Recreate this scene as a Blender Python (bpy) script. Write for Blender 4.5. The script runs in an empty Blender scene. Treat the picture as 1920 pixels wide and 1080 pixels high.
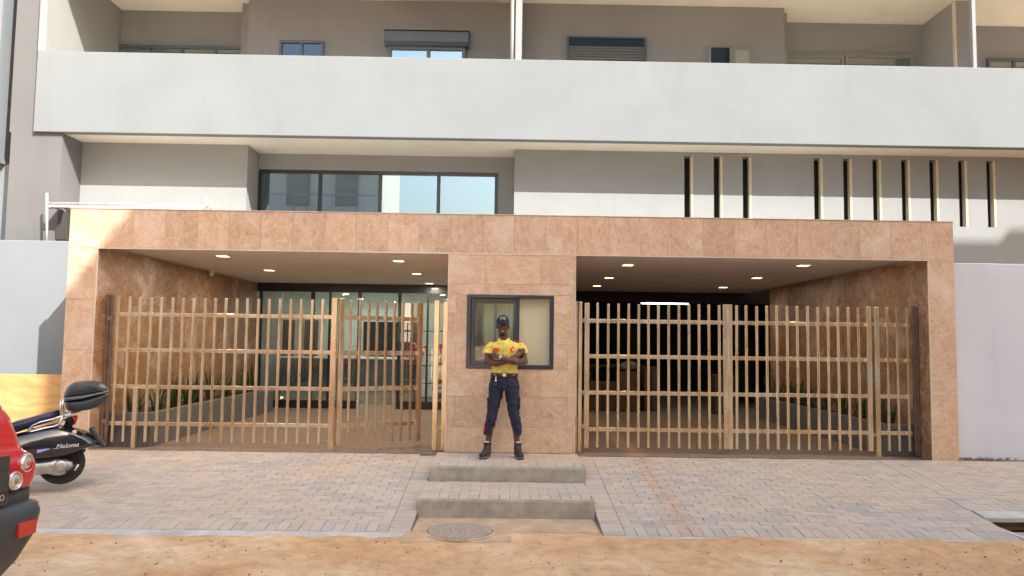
import bpy, bmesh, math, random
from mathutils import Vector, Matrix, noise
random.seed(7)
SC = bpy.context.scene
COL = SC.collection
# ------------------------------------------------------------------ camera
YAW, PIT, ROL, FPX, CAMH = .0106, .0711, .0138, 1438.4, 1.36
cy, sy, cp, sp, cr, sr = math.cos(YAW), math.sin(YAW), math.cos(PIT), math.sin(PIT), math.cos(ROL), math.sin(ROL)
FW = Vector((sy*cp, cy*cp, sp)); R0 = Vector((cy, -sy, 0)); U0 = R0.cross(FW)
RT = R0*cr + U0*sr; UP = U0*cr - R0*sr
cd = bpy.data.cameras.new('camera'); cam = bpy.data.objects.new('camera', cd); COL.objects.link(cam)
m = Matrix((RT, UP, -FW)).transposed().to_4x4(); m.translation = (0, 0, CAMH)
cam.matrix_world = m
cd.sensor_width = 36; cd.lens = FPX/1920*36; cd.clip_start = .1; cd.clip_end = 600
SC.camera = cam
def at(px, py, Y):                       # a measured photo point on the wall plane at depth Y -> metres
    d = FW + RT*((px-960)/FPX) + UP*((540-py)/FPX)
    return Vector((0, 0, CAMH)) + d*(Y/d.y)
# ------------------------------------------------------------------ light
SUN = Vector((.84, -1.0, 1.15)).normalized()
elev = math.asin(SUN.z); azim = math.atan2(SUN.x, SUN.y)
w = bpy.data.worlds.new('World'); SC.world = w; w.use_nodes = True
nt = w.node_tree; bg = nt.nodes['Background']
sky = nt.nodes.new('ShaderNodeTexSky'); sky.sky_type = 'NISHITA'; sky.sun_disc = False
sky.sun_elevation = elev; sky.sun_rotation = azim; sky.air_density = 1.6; sky.dust_density = 5; sky.ozone_density = 1.0
nt.links.new(sky.outputs[0], bg.inputs[0]); bg.inputs[1].default_value = .145
sd = bpy.data.lights.new('sun', 'SUN'); sd.energy = 3.5; sd.angle = math.radians(.3); sd.color = (1, .965, .92)
so = bpy.data.objects.new('sun', sd); COL.objects.link(so); so.rotation_euler = SUN.to_track_quat('Z', 'Y').to_euler()
SC.view_settings.view_transform = 'Standard'; SC.view_settings.look = 'None'
SC.view_settings.gamma = 1; SC.view_settings.use_curve_mapping = False
SC.view_settings.exposure = 1.38
SC.cycles.max_bounces = 8; SC.cycles.diffuse_bounces = 5; SC.cycles.transparent_max_bounces = 16

# ------------------------------------------------------------------ materials
def nodes(name):
    mt = bpy.data.materials.new(name); mt.use_nodes = True
    return mt, mt.node_tree, mt.node_tree.nodes['Principled BSDF']
def coords(t, rnd=True):
    tc = t.nodes.new('ShaderNodeTexCoord'); oi = t.nodes.new('ShaderNodeObjectInfo')
    if not rnd: return tc.outputs['Object'], oi
    mu = t.nodes.new('ShaderNodeMath'); mu.operation = 'MULTIPLY'; mu.inputs[1].default_value = 37
    t.links.new(oi.outputs['Random'], mu.inputs[0])
    ad = t.nodes.new('ShaderNodeVectorMath'); ad.operation = 'ADD'
    t.links.new(tc.outputs['Object'], ad.inputs[0]); t.links.new(mu.outputs[0], ad.inputs[1])
    return ad.outputs[0], oi
def noi(t, vec, scale, detail=4, rough=.55, dist=0, stretch=None):
    if stretch:
        mp = t.nodes.new('ShaderNodeMapping'); mp.inputs['Scale'].default_value = stretch
        t.links.new(vec, mp.inputs[0]); vec = mp.outputs[0]
    n = t.nodes.new('ShaderNodeTexNoise'); n.inputs['Scale'].default_value = scale
    n.inputs['Detail'].default_value = detail; n.inputs['Roughness'].default_value = rough; n.inputs['Distortion'].default_value = dist
    t.links.new(vec, n.inputs['Vector']); return n.outputs['Fac']
def ramp(t, fac, stops):
    r = t.nodes.new('ShaderNodeValToRGB'); e = r.color_ramp.elements
    while len(e) < len(stops): e.new(.5)
    for i, (p, c) in enumerate(stops):
        e[i].position = p; e[i].color = (*c, 1) if len(c) == 3 else c
    t.links.new(fac, r.inputs[0]); return r.outputs[0]
def mix(t, a, b, fac, mode='MIX'):
    mx = t.nodes.new('ShaderNodeMix'); mx.data_type = 'RGBA'; mx.blend_type = mode
    for sock, v in ((mx.inputs[6], a), (mx.inputs[7], b), (mx.inputs[0], fac)):
        if hasattr(v, 'is_linked') or hasattr(v, 'node'): t.links.new(v, sock)
        elif isinstance(v, (int, float)): sock.default_value = v
        else: sock.default_value = (*v, 1)
    return mx.outputs[2]
def bump(t, p, fac, strength=.3, dist=.01):
    b = t.nodes.new('ShaderNodeBump'); b.inputs['Strength'].default_value = strength; b.inputs['Distance'].default_value = dist
    t.links.new(fac, b.inputs['Height']); t.links.new(b.outputs[0], p.inputs['Normal'])
def mul(c, k): return tuple(min(1, x*k) for x in c)
def plain(name, c, rough=.6, var=.12, scale=4, bs=.15, fine=60, metal=0, rnd=False, coat=0):
    mt, t, p = nodes(name)
    v, oi = coords(t, rnd)
    a = noi(t, v, scale, 6, .6)
    col = ramp(t, a, [(.3, mul(c, 1-var)), (.7, mul(c, 1+var))])
    t.links.new(col, p.inputs['Base Color'])
    p.inputs['Roughness'].default_value = rough; p.inputs['Metallic'].default_value = metal
    p.inputs['Coat Weight'].default_value = coat
    if bs: bump(t, p, noi(t, v, fine, 4), bs, .004)
    return mt
def plaster(name, c, stain=(.75, .72, .68), amt=.35):
    mt, t, p = nodes(name); v, oi = coords(t, False)
    a = noi(t, v, .7, 6, .6, .4); b = noi(t, v, 2.5, 8, .7, 0, (1, 1, .25)); f = noi(t, v, 90, 3)
    col = ramp(t, a, [(.3, mul(c, .93)), (.7, mul(c, 1.05))])
    s = ramp(t, b, [(.52, (0, 0, 0)), (.8, (amt, amt, amt))])
    col = mix(t, col, mul(tuple(x*y for x, y in zip(c, stain)), 1), s)
    t.links.new(col, p.inputs['Base Color']); p.inputs['Roughness'].default_value = .85
    bump(t, p, f, .12, .003); return mt
def stone(name, c1, c2, c3, stretch):
    mt, t, p = nodes(name); v, oi = coords(t, True)
    a = noi(t, v, 3.2, 9, .68, 1.8); b = noi(t, v, 4.5, 10, .74, 3.0, stretch); f = noi(t, v, 60, 6, .7); big = noi(t, v, 1.3, 5, .6, .8)
    col = ramp(t, a, [(.28, c1), (.5, c2), (.72, c3)])
    col = mix(t, col, ramp(t, b, [(.3, mul(c1, .62)), (.5, c2), (.75, mul(c3, 1.18))]), .38)
    col = mix(t, col, (.80, .64, .56), ramp(t, big, [(.52, (0, 0, 0)), (.72, (.6, .6, .6))]))
    tone = t.nodes.new('ShaderNodeMapRange'); tone.inputs['To Min'].default_value = .92; tone.inputs['To Max'].default_value = 1.06
    t.links.new(oi.outputs['Random'], tone.inputs[0])
    hs = t.nodes.new('ShaderNodeHueSaturation'); t.links.new(tone.outputs[0], hs.inputs['Value']); t.links.new(col, hs.inputs['Color'])
    vn = noi(t, v, 1.8, 7, .62, 3.5); vr = ramp(t, vn, [(.47, (0, 0, 0)), (.495, (.34, .34, .34)), (.52, (0, 0, 0))])
    vd = noi(t, v, 2.6, 7, .6, 4.5); vdr = ramp(t, vd, [(.485, (0, 0, 0)), (.5, (.26, .26, .26)), (.515, (0, 0, 0))])
    hs_out = mix(t, hs.outputs[0], (.84, .74, .64), vr); hs_out = mix(t, hs_out, mul(c1, .55), vdr)
    sp_ = ramp(t, f, [(.3, (.88, .88, .88)), (.6, (1, 1, 1))])
    col = mix(t, hs_out, sp_, .6, 'MULTIPLY')
    t.links.new(col, p.inputs['Base Color'])
    t.links.new(ramp(t, b, [(.3, (.32, .32, .32)), (.7, (.5, .5, .5))]), p.inputs['Roughness'])
    bump(t, p, f, .08, .003); return mt
def paving(name, c):
    mt, t, p = nodes(name); v, oi = coords(t, False)
    g = t.nodes.new('ShaderNodeNewGeometry')
    ad = t.nodes.new('ShaderNodeMath'); ad.operation = 'ADD'; t.links.new(oi.outputs['Random'], ad.inputs[0]); t.links.new(g.outputs['Random Per Island'], ad.inputs[1])
    fr = t.nodes.new('ShaderNodeMath'); fr.operation = 'FRACT'; t.links.new(ad.outputs[0], fr.inputs[0])
    base = ramp(t, fr.outputs[0], [(0, mul(c, .86)), (.5, c), (1, (c[0]*1.1, c[1]*1.06, c[2]*1.0))])
    big = noi(t, g.outputs['Position'], .9, 6, .65, .5)
    base = mix(t, base, (c[0]*1.18, c[1]*1.02, c[2]*.8), ramp(t, big, [(.42, (0, 0, 0)), (.72, (.8, .8, .8))]))
    sx = t.nodes.new('ShaderNodeSeparateXYZ'); t.links.new(g.outputs['Position'], sx.inputs[0])
    def mth(op, a, b, c=None):
        n = t.nodes.new('ShaderNodeMath'); n.operation = op
        for i, v_ in enumerate((a, b, c)):
            if v_ is None: continue
            if isinstance(v_, (int, float)): n.inputs[i].default_value = v_
            else: t.links.new(v_, n.inputs[i])
        return n.outputs[0]
    band = mth('SUBTRACT', 1.0, mth('DIVIDE', mth('ABSOLUTE', mth('SUBTRACT', sx.outputs[0], 1.70), 0), .26))
    st_ = mth('MULTIPLY', mth('MAXIMUM', band, 0), noi(t, g.outputs['Position'], 9, 6, .75))
    base = mix(t, base, (.52, .30, .17), ramp(t, st_, [(.15, (0, 0, 0)), (.55, (.6, .6, .6))]))
    fine = noi(t, g.outputs['Position'], 70, 5, .7)
    base = mix(t, base, ramp(t, fine, [(.3, (.78, .78, .78)), (.65, (1.05, 1.05, 1.05))]), .7, 'MULTIPLY')
    med = noi(t, g.outputs['Position'], 6, 6, .7)
    base = mix(t, base, ramp(t, med, [(.3, (.8, .8, .8)), (.6, (1, 1, 1))]), .5, 'MULTIPLY')
    t.links.new(base, p.inputs['Base Color']); p.inputs['Roughness'].default_value = .8
    bump(t, p, fine, .35, .004); return mt
def metalgold(name):
    mt, t, p = nodes(name); v, oi = coords(t, True)
    g = t.nodes.new('ShaderNodeNewGeometry')
    a = noi(t, g.outputs['Position'], 1.6, 5, .6, .6); b = noi(t, v, 1.5, 5, .6, .3); tn = noi(t, v, 30, 3, .5, 0, (1, 1, .12))
    col = ramp(t, a, [(.3, (.78, .54, .32)), (.48, (.86, .67, .45)), (.6, (.90, .77, .60)), (.75, (.90, .88, .82))])
    col = mix(t, col, ramp(t, b, [(.3, (.60, .36, .18)), (.5, (.84, .64, .42)), (.72, (.92, .88, .80))]), .45)
    col = mix(t, col, ramp(t, tn, [(.35, (.72, .68, .62)), (.6, (1, 1, 1))]), .6, 'MULTIPLY')
    t.links.new(col, p.inputs['Base Color']); p.inputs['Metallic'].default_value = .8
    t.links.new(ramp(t, b, [(.3, (.24, .24, .24)), (.7, (.34, .34, .34))]), p.inputs['Roughness'])
    bump(t, p, b, .12, .003); return mt
def glass(name, tint=(.8, .9, .88), refl=1.0, ior=1.5, gcol=(.95, .97, 1)):
    mt = bpy.data.materials.new(name); mt.use_nodes = True; t = mt.node_tree; t.nodes.clear()
    o = t.nodes.new('ShaderNodeOutputMaterial'); mx = t.nodes.new('ShaderNodeMixShader')
    tr = t.nodes.new('ShaderNodeBsdfTransparent'); gl = t.nodes.new('ShaderNodeBsdfGlossy')
    tr.inputs[0].default_value = (*tint, 1); gl.inputs['Roughness'].default_value = .01; gl.inputs[0].default_value = (*gcol, 1)
    fr = t.nodes.new('ShaderNodeLayerWeight'); fr.inputs[0].default_value = .5
    pw = t.nodes.new('ShaderNodeMath'); pw.operation = 'POWER'; pw.inputs[1].default_value = 4.5; t.links.new(fr.outputs['Facing'], pw.inputs[0])
    mm = t.nodes.new('ShaderNodeMath'); mm.operation = 'MULTIPLY_ADD'; mm.use_clamp = True; mm.inputs[1].default_value = .85; mm.inputs[2].default_value = refl+.04
    t.links.new(pw.outputs[0], mm.inputs[0]); t.links.new(mm.outputs[0], mx.inputs[0])
    t.links.new(tr.outputs[0], mx.inputs[1]); t.links.new(gl.outputs[0], mx.inputs[2]); t.links.new(mx.outputs[0], o.inputs[0])
    return mt
def emit(name, c, s):
    mt, t, p = nodes(name); p.inputs['Base Color'].default_value = (*c, 1)
    p.inputs['Emission Color'].default_value = (*c, 1); p.inputs['Emission Strength'].default_value = s; return mt

M = {}
M['white'] = plaster('white_render', (.30, .308, .305))
M['parapet'] = plaster('parapet_render', (.222, .243, .252), (.72, .70, .66), .28)
M['soffit'] = plaster('cream_soffit', (.86, .80, .68))
M['cream'] = plaster('cream_reveal', (.62, .53, .38))
M['taupe'] = plaster('taupe_render', (.16, .16, .162))
M['recess'] = plaster('balcony_wall_render', (.32, .325, .34))
M['lowwall'] = plaster('pale_render_wall', (.225, .25, .27), (.8, .76, .74), .45)
M['lilac'] = plaster('rough_white_render', (.66, .68, .76), (.8, .76, .74), .6)
M['greydark'] = plaster('dark_grey_render', (.12, .14, .135))
M['stone'] = stone('pink_travertine_upright', (.49, .285, .175), (.62, .405, .275), (.74, .56, .42), (1.5, 1.5, .7))
M['stone_h'] = stone('pink_travertine_level', (.51, .305, .185), (.63, .415, .28), (.74, .56, .42), (.7, .7, 1.5))
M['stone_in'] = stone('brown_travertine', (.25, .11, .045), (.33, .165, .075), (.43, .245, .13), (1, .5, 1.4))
M['grout'] = plain('grout', (.50, .38, .29), .9)
M['trim'] = plain('pale_metal_trim', (.75, .66, .55), .4, .05, metal=.3)
M['ceiling'] = plaster('entrance_ceiling', (.86, .85, .84), (.85, .8, .75), .3)
M['paver'] = paving('concrete_paver', (.51, .43, .37))
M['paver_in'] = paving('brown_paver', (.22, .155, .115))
M['joint'] = plain('sandy_joint', (.24, .19, .15), .95, .2, 6)
M['concrete'] = plain('rough_concrete', (.36, .32, .27), .85, .25, 7, .6, 40)
M['kerb'] = plain('pale_concrete', (.50, .46, .42), .85, .2, 5, .5, 50)
M['gold'] = metalgold('worn_gold_steel')
M['darkpost'] = plain('brown_steel', (.20, .13, .10), .45, .25, 8, metal=.4)
M['frame'] = plain('black_aluminium', (.018, .02, .026), .3, .1, 3, 0, coat=.3)
M['framegrey'] = plain('dark_blue_grey_aluminium', (.10, .125, .16), .35, .1, 3, 0, coat=.2)
M['framelight'] = plain('grey_aluminium', (.30, .28, .26), .4, .1, 3, 0)
M['glass'] = glass('window_glass', (.86, .91, .89), .08)
M['clear'] = glass('clear_glass', (.95, .97, .96), .0, ior=1.4)
M['glassdark'] = glass('reflective_glass', (.35, .42, .48), .08, gcol=(.6, .72, .9))
M['glassblue'] = glass('sky_reflection_glass', (.55, .64, .66), .44, gcol=(.52, .66, .80))  # reflection colour made blue to stand for the mirrored sky
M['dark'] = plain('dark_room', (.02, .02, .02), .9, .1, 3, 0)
M['curtain'] = plain('greenish_curtain', (.36, .42, .36), .8, .08, 3, .2, 20)
M['lobby'] = plain('pale_green_wall', (.66, .72, .66), .7, .05, 1, 0)
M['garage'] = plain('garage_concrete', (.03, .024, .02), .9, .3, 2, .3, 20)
M['beige'] = plain('beige_wall', (.60, .48, .32), .8, .06, 1.2, 0)
M['blind'] = plain('beige_blind', (.84, .70, .50), .7, .04, 1, 0); M['curtain2'] = plain('pale_green_curtain', (.58, .60, .48), .8, .08, 3, .1, 30)
M['planter'] = plain('grey_planter_render', (.15, .145, .145), .8, .15, 5, .3)
M['soil'] = plain('soil', (.05, .035, .02), .95, .4, 20, .6)
M['black'] = plain('black_plastic', (.022, .022, .024), .38, .2, 6, .1)
M['galv'] = plain('galvanised_pipe', (.62, .62, .60), .45, .12, 6, .1, metal=.3)
M['white_plastic'] = plain('white_plastic', (.75, .74, .7), .4, .05)
M['lamp'] = emit('warm_downlight', (1, .80, .42), 1.5)
M['tube'] = emit('cool_tube', (.72, .9, 1), 9)

# ------------------------------------------------------------------ mesh helpers
class MB:
    def __init__(s): s.v = []; s.f = []
    def add(s, vs, fs):
        o = len(s.v); s.v += [tuple(v) for v in vs]; s.f += [tuple(i+o for i in f) for f in fs]; return s
    def box(s, x0, x1, y0, y1, z0, z1, M4=None):
        vs = [Vector(p) for p in ((x0, y0, z0), (x1, y0, z0), (x1, y1, z0), (x0, y1, z0), (x0, y0, z1), (x1, y0, z1), (x1, y1, z1), (x0, y1, z1))]
        if M4: vs = [M4 @ v for v in vs]
        return s.add(vs, [(0, 3, 2, 1), (4, 5, 6, 7), (0, 1, 5, 4), (1, 2, 6, 5), (2, 3, 7, 6), (3, 0, 4, 7)])
    def loft(s, rings, cap=True, closed=True):
        n = len(rings[0]); vs = [p for r in rings for p in r]; fs = []
        for i in range(len(rings)-1):
            for j in range(n if closed else n-1):
                a, b = i*n+j, i*n+(j+1) % n; fs.append((a, b, b+n, a+n))
        if cap: fs += [tuple(reversed(range(n))), tuple((len(rings)-1)*n+j for j in range(n))]
        return s.add(vs, fs)
    def tube(s, pts, r, n=8, cap=True, flat=1, up=None):
        pts = [Vector(p) for p in pts]; rs = r if isinstance(r, (list, tuple)) else [r]*len(pts); rings = []
        prev = None
        for i, p in enumerate(pts):
            d = (pts[min(i+1, len(pts)-1)]-pts[max(i-1, 0)]).normalized()
            if prev is None:
                a = Vector(up) if up else (Vector((0, 0, 1)) if abs(d.z) < .9 else Vector((1, 0, 0)))
                x = (a - d*a.dot(d)).normalized()
            else: x = (prev - d*prev.dot(d)).normalized()
            prev = x; y = d.cross(x)
            rings.append([p + x*(math.cos(2*math.pi*k/n)*rs[i]) + y*(math.sin(2*math.pi*k/n)*rs[i]*flat) for k in range(n)])
        return s.loft(rings, cap)
    def lathe(s, c, axis, prof, n=24):      # prof: (radius, offset along axis)
        c = Vector(c); axis = Vector(axis).normalized()
        a = Vector((0, 0, 1)) if abs(axis.z) < .9 else Vector((1, 0, 0)); x = (a-axis*a.dot(axis)).normalized(); y = axis.cross(x)
        return s.loft([[c + axis*h + x*(math.cos(2*math.pi*k/n)*r) + y*(math.sin(2*math.pi*k/n)*r) for k in range(n)] for r, h in prof], True)
    def ell(s, c, r, nu=14, nv=9, M4=None):
        c = Vector(c); rings = []
        for i in range(nv):
            th = math.pi*(i+.35)/(nv-.3)
            rings.append([c + Vector((r[0]*math.sin(th)*math.cos(2*math.pi*k/nu), r[1]*math.sin(th)*math.sin(2*math.pi*k/nu), r[2]*math.cos(th))) for k in range(nu)])
        if M4: rings = [[c + (M4 @ (p-c)) for p in rg] for rg in rings]
        return s.loft(rings)
    def caps(s, a, b, ra, rb, n=12, fx=1, fy=1):   # tapered capsule
        a, b = Vector(a), Vector(b); d = b-a; L = d.length or 1e-4; d.normalize()
        up = Vector((0, 1, 0)) if abs(d.y) < .8 else Vector((0, 0, 1))
        x = up.cross(d).normalized(); y = d.cross(x); rings = []
        for k in range(1, 5):
            t = -math.pi/2 + math.pi/2*k/4.2
            rings.append((a + d*(ra*math.sin(t)), ra*math.cos(t)))
        rings.append((a, ra)); rings.append((b, rb))
        for k in range(1, 5):
            t = math.pi/2*k/4.2
            rings.append((b + d*(rb*math.sin(t)), rb*math.cos(t)))
        return s.loft([[p + x*(math.cos(2*math.pi*k/n)*r*fx) + y*(math.sin(2*math.pi*k/n)*r*fy) for k in range(n)] for p, r in rings])
    def plate(s, outline, y0, y1, inset=0.0):  # XZ outline extruded along Y with rounded rim
        o = [Vector((p[0], 0, p[1])) for p in outline]; c = sum(o, Vector())/len(o)
        def ring(y, k): return [Vector((c.x+(p.x-c.x)*k, y, c.z+(p.z-c.z)*k)) for p in o]
        k = 1-inset; h = (y1-y0)
        return s.loft([ring(y0, k), ring(y0+h*.12, 1-inset*.4), ring(y0+h*.35, 1), ring(y1-h*.35, 1), ring(y1-h*.12, 1-inset*.4), ring(y1, k)])
    def build(s, name, mat, parent=None, smooth=False, bevel=0):
        me = bpy.data.meshes.new(name); me.from_pydata(s.v, [], s.f); me.validate()
        bm = bmesh.new(); bm.from_mesh(me); bmesh.ops.recalc_face_normals(bm, faces=bm.faces); bm.to_mesh(me); bm.free()
        me.materials.append(mat); o = bpy.data.objects.new(name, me); COL.objects.link(o)
        if smooth:
            for p in me.polygons: p.use_smooth = True
        if parent: child(o, parent)
        if bevel:
            b = o.modifiers.new('bevel', 'BEVEL'); b.width = bevel; b.segments = 2; b.limit_method = 'ANGLE'
        return o
def child(o, parent):
    r = parent
    mat = Matrix.Identity(4)
    chain = []
    while r: chain.append(r); r = r.parent
    wm = Matrix.Identity(4)
    for q in reversed(chain): wm = wm @ q.matrix_parent_inverse @ q.matrix_basis
    o.parent = parent; o.matrix_parent_inverse = wm.inverted(); return o
def tag(o, label=None, cat=None, group=None, kind=None):
    if label: o['label'] = label
    if cat: o['category'] = cat
    if group: o['group'] = group
    if kind: o['kind'] = kind
    return o
def thing(name, label, cat, loc=(0, 0, 0), group=None):
    o = bpy.data.objects.new(name, None); COL.objects.link(o); o.empty_display_size = .2
    o.matrix_basis = Matrix.Translation(Vector(loc)); return tag(o, label, cat, group)
def box(name, mat, parent, *b, bevel=0): return MB().box(*b).build(name, mat, parent, bevel=bevel)
def struct(o): o['kind'] = 'structure'; return o
def inst(name, mesh, loc, parent, rot=None):
    o = bpy.data.objects.new(name, mesh); COL.objects.link(o); o.location = loc
    if rot: o.rotation_euler = rot
    return child(o, parent) if parent else o

# ------------------------------------------------------------------ the ground
def hsand(x, y):
    n = noise.noise(Vector((x*.8, y*.8, 0)))*.035 + noise.noise(Vector((x*2.6, y*4.1, 4)))*.020 + noise.noise(Vector((x*8, y*12, 9)))*.012 + max(0, noise.noise(Vector((x*19, y*21, 2)))-.15)*.016
    d = max(0, min(1, (6.9-y)/.8))
    z = -.345 + n*(.25+.75*d) - .012*d
    # a low scuffed mound and tyre ruts running along the street
    z += .018*math.exp(-((y-5.9-.1*math.sin(x))/.12)**2) - .02*math.exp(-((y-5.3+.06*math.sin(x*1.3))/.1)**2)
    z += max(0, 1-abs(y-6.86)/.16)*(.55 if x < -.8 else 1)*((.0 if x < -.8 else .006)+.03*noise.noise(Vector((x*2.3, y*5, 7)))+.012*noise.noise(Vector((x*9, y*9, 8))))
    if x > 4.72 and y > 6.86: z -= min(1, (y-6.86)/.1)*.09
    return z
g = MB(); nx, ny = 420, 150; x0, x1, y0, y1 = -8., 8.5, 2.6, 7.62
g.add([(x0+(x1-x0)*i/nx, y0+(y1-y0)*j/ny, hsand(x0+(x1-x0)*i/nx, y0+(y1-y0)*j/ny)) for j in range(ny+1) for i in range(nx+1)],
      [(j*(nx+1)+i, j*(nx+1)+i+1, (j+1)*(nx+1)+i+1, (j+1)*(nx+1)+i) for j in range(ny) for i in range(nx)])
def sandmat():
    mt, t, p = nodes('orange_sand'); gm = t.nodes.new('ShaderNodeNewGeometry'); P = gm.outputs['Position']
    a = noi(t, P, .55, 6, .6, .6); b = noi(t, P, 7, 8, .7, .3); f = noi(t, P, 160, 4, .7); d = noi(t, P, 22, 6, .75)
    col = ramp(t, a, [(.32, (.62, .34, .17)), (.5, (.71, .44, .235)), (.66, (.82, .61, .39))])
    col = mix(t, col, ramp(t, b, [(.3, (.70, .62, .55)), (.6, (1.03, 1.03, 1.03))]), .9, 'MULTIPLY')
    col = mix(t, col, (.18, .10, .055), ramp(t, d, [(.70, (0, 0, 0)), (.80, (.55, .55, .55))]))
    t.links.new(col, p.inputs['Base Color']); p.inputs['Roughness'].default_value = .95
    ad = t.nodes.new('ShaderNodeMath'); ad.operation = 'ADD'; t.links.new(f, ad.inputs[0]); t.links.new(d, ad.inputs[1])
    bump(t, p, ad.outputs[0], .6, .012); return mt
M['sand'] = sandmat()
struct(g.build('sand_street', M['sand'], smooth=True))
gg = MB()
def quad(b, x0, x1, y0, y1, z): b.add([(x0, y0, z), (x1, y0, z), (x1, y1, z), (x0, y1, z)], [(0, 1, 2, 3)])
quad(gg, -300, 300, -300, 2.62, -.36); quad(gg, -300, -7.98, 2.62, 60, -.37); quad(gg, 8.48, 300, 2.62, 60, -.37); quad(gg, -7.98, 8.48, 7.6, 60, -.40)
quad(gg, -300, 300, 60, 400, -.37)
struct(gg.build('far_ground', M['sand']))
# pebbles and litter scattered on the sand
pb = MB()
for i in range(380):
    x = random.uniform(-4.5, 5); y = random.uniform(5.2, 6.8); r = random.uniform(.004, .013)*(1.6 if random.random() < .08 else 1)
    z = hsand(x, y); k = random.uniform(0, 6.28)
    vs = [(x+r*math.cos(k+a)*random.uniform(.7, 1.3), y+r*math.sin(k+a)*random.uniform(.7, 1.3), z-.002) for a in (0, 1.57, 3.14, 4.71)] + [(x, y, z+r*.8), (x+r*.4, y, z+r*.6)]
    pb.add(vs, [(0, 1, 5), (1, 2, 4, 5), (2, 3, 4), (3, 0, 5, 4)])
tag(pb.build('pebbles', plain('pebble', (.26, .17, .10), .9, .4, 50)), kind='stuff')

RT0, RT1 = (9.62, -.03), (6.88, -.335)      # ramp line top and bottom (Y, z)
def rz(y): return RT0[1] + (RT0[0]-y)/(RT0[0]-RT1[0])*(RT1[1]-RT0[1])
SL = math.atan2(RT0[1]-RT1[1], RT0[0]-RT1[0])
def brickmesh(L, Wd, H=.05):
    a, b, c = L/2-.0017, Wd/2-.0017, .0035
    mb = MB(); mb.loft([[(-a, -b, -H), (a, -b, -H), (a, b, -H), (-a, b, -H)], [(-a, -b, -c), (a, -b, -c), (a, b, -c), (-a, b, -c)],
                        [(-a+c, -b+c, 0), (a-c, -b+c, 0), (a-c, b-c, 0), (-a+c, b-c, 0)]])
    return mb
def mesh_of(mb, name, mat):
    o = mb.build(name, mat); me = o.data; bpy.data.objects.remove(o); return me
BX = mesh_of(brickmesh(.2, .1), 'paver_block', M['paver']); BY = mesh_of(brickmesh(.1, .2), 'paver_block_upright', M['paver'])
BXv, BYv = brickmesh(.2, .1), brickmesh(.1, .2)
def lay(parent, bricks, limit=296, matkey='paver'):
    """bricks: (x, y, z, slope, upright, seen-size) ; the biggest in view become parts, the rest one joined part"""
    bricks = sorted([b if len(b) == 8 else (*b, 1) for b in bricks], key=lambda b: -b[5]); rest = MB()
    for i, (x, y, z, s, upr, sz, rzr, kx) in enumerate(bricks):
        j = random.uniform(-.0022, .0022); rot = (s+random.gauss(0, .006), random.gauss(0, .006), rzr+random.gauss(0, .006))
        if i < limit and sz > 0:
            inst('paver', BY if upr else BX, (x, y, z+j), parent, rot).scale = (kx, 1, 1)
        else:
            mb = BYv if upr else BXv; R4 = Matrix.Translation((x, y, z+j)) @ Matrix.Rotation(rot[2], 4, 'Z') @ Matrix.Rotation(rot[0], 4, 'X') @ Matrix.Rotation(rot[1], 4, 'Y') @ Matrix.Diagonal((kx, 1, 1, 1))
            rest.add([R4 @ Vector(v) for v in mb.v], mb.f)
    if rest.v: tag(rest.build('far_pavers', M[matkey], parent), kind='stuff')
def seen(x, y):   # larger for nearer, 0 when outside the frame
    return 1/y if -.655*y < x < .672*y else 0
def ramp_pave(name, X0, X1, ybot, border=None, limit=296):
    bed = MB(); e = .012
    bed.add([(X0, ybot, rz(ybot)-e), (X1, ybot, rz(ybot)-e), (X1, 9.62, rz(9.62)-e), (X0, 9.62, rz(9.62)-e), (X0, ybot, -.6), (X1, ybot, -.6), (X1, 9.62, -.6), (X0, 9.62, -.6)],
            [(0, 1, 2, 3), (4, 7, 6, 5), (0, 4, 5, 1), (1, 5, 6, 2), (2, 6, 7, 3), (3, 7, 4, 0)])
    root = struct(bed.build(name, M['joint'])); out = []
    xa, xb = X0, X1
    cs = math.cos(SL)
    def col(xc):
        y = ybot+.05*cs
        while y < 9.58: out.append((xc, y, rz(y), SL, False, seen(xc, y), 0)); y += .1*cs
    if border in ('R', 'B'): col(X1-.1); xb -= .2
    if border in ('L', 'B'): col(X0+.1); xa += .2
    y = ybot+.1*cs; x = xa+.05
    while x < xb-.04: out.append((x, y, rz(y), SL, True, seen(x, y)*1.2, 0)); x += .1
    if xb-(x-.05) > .025: L_ = xb-(x-.05); out.append((x-.05+L_/2, y, rz(y), SL, True, seen(x-.05, y), 0, L_/.1))
    y = ybot+.25*cs; k = 0
    while y < 9.60:
        x = xa; first = .1 if k % 2 else .2
        while x < xb-.015:
            L_ = min(first, xb-x); first = .2
            if xb-x-L_ < .03: L_ = xb-x
            out.append((x+L_/2, y, rz(y), SL, False, seen(x+L_/2, y)*L_/.2, 0, L_/.2)); x += L_
        y += .1*cs; k += 1
    lay(root, out, limit); return root
ramp_pave('left_pavement', -8.4, -.80, 6.95, 'R')
ramp_pave('right_pavement', .915, 4.66, 6.92, 'B')
ramp_pave('side_pavement', 4.665, 8.9, 7.72, 'L', 120)
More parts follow.
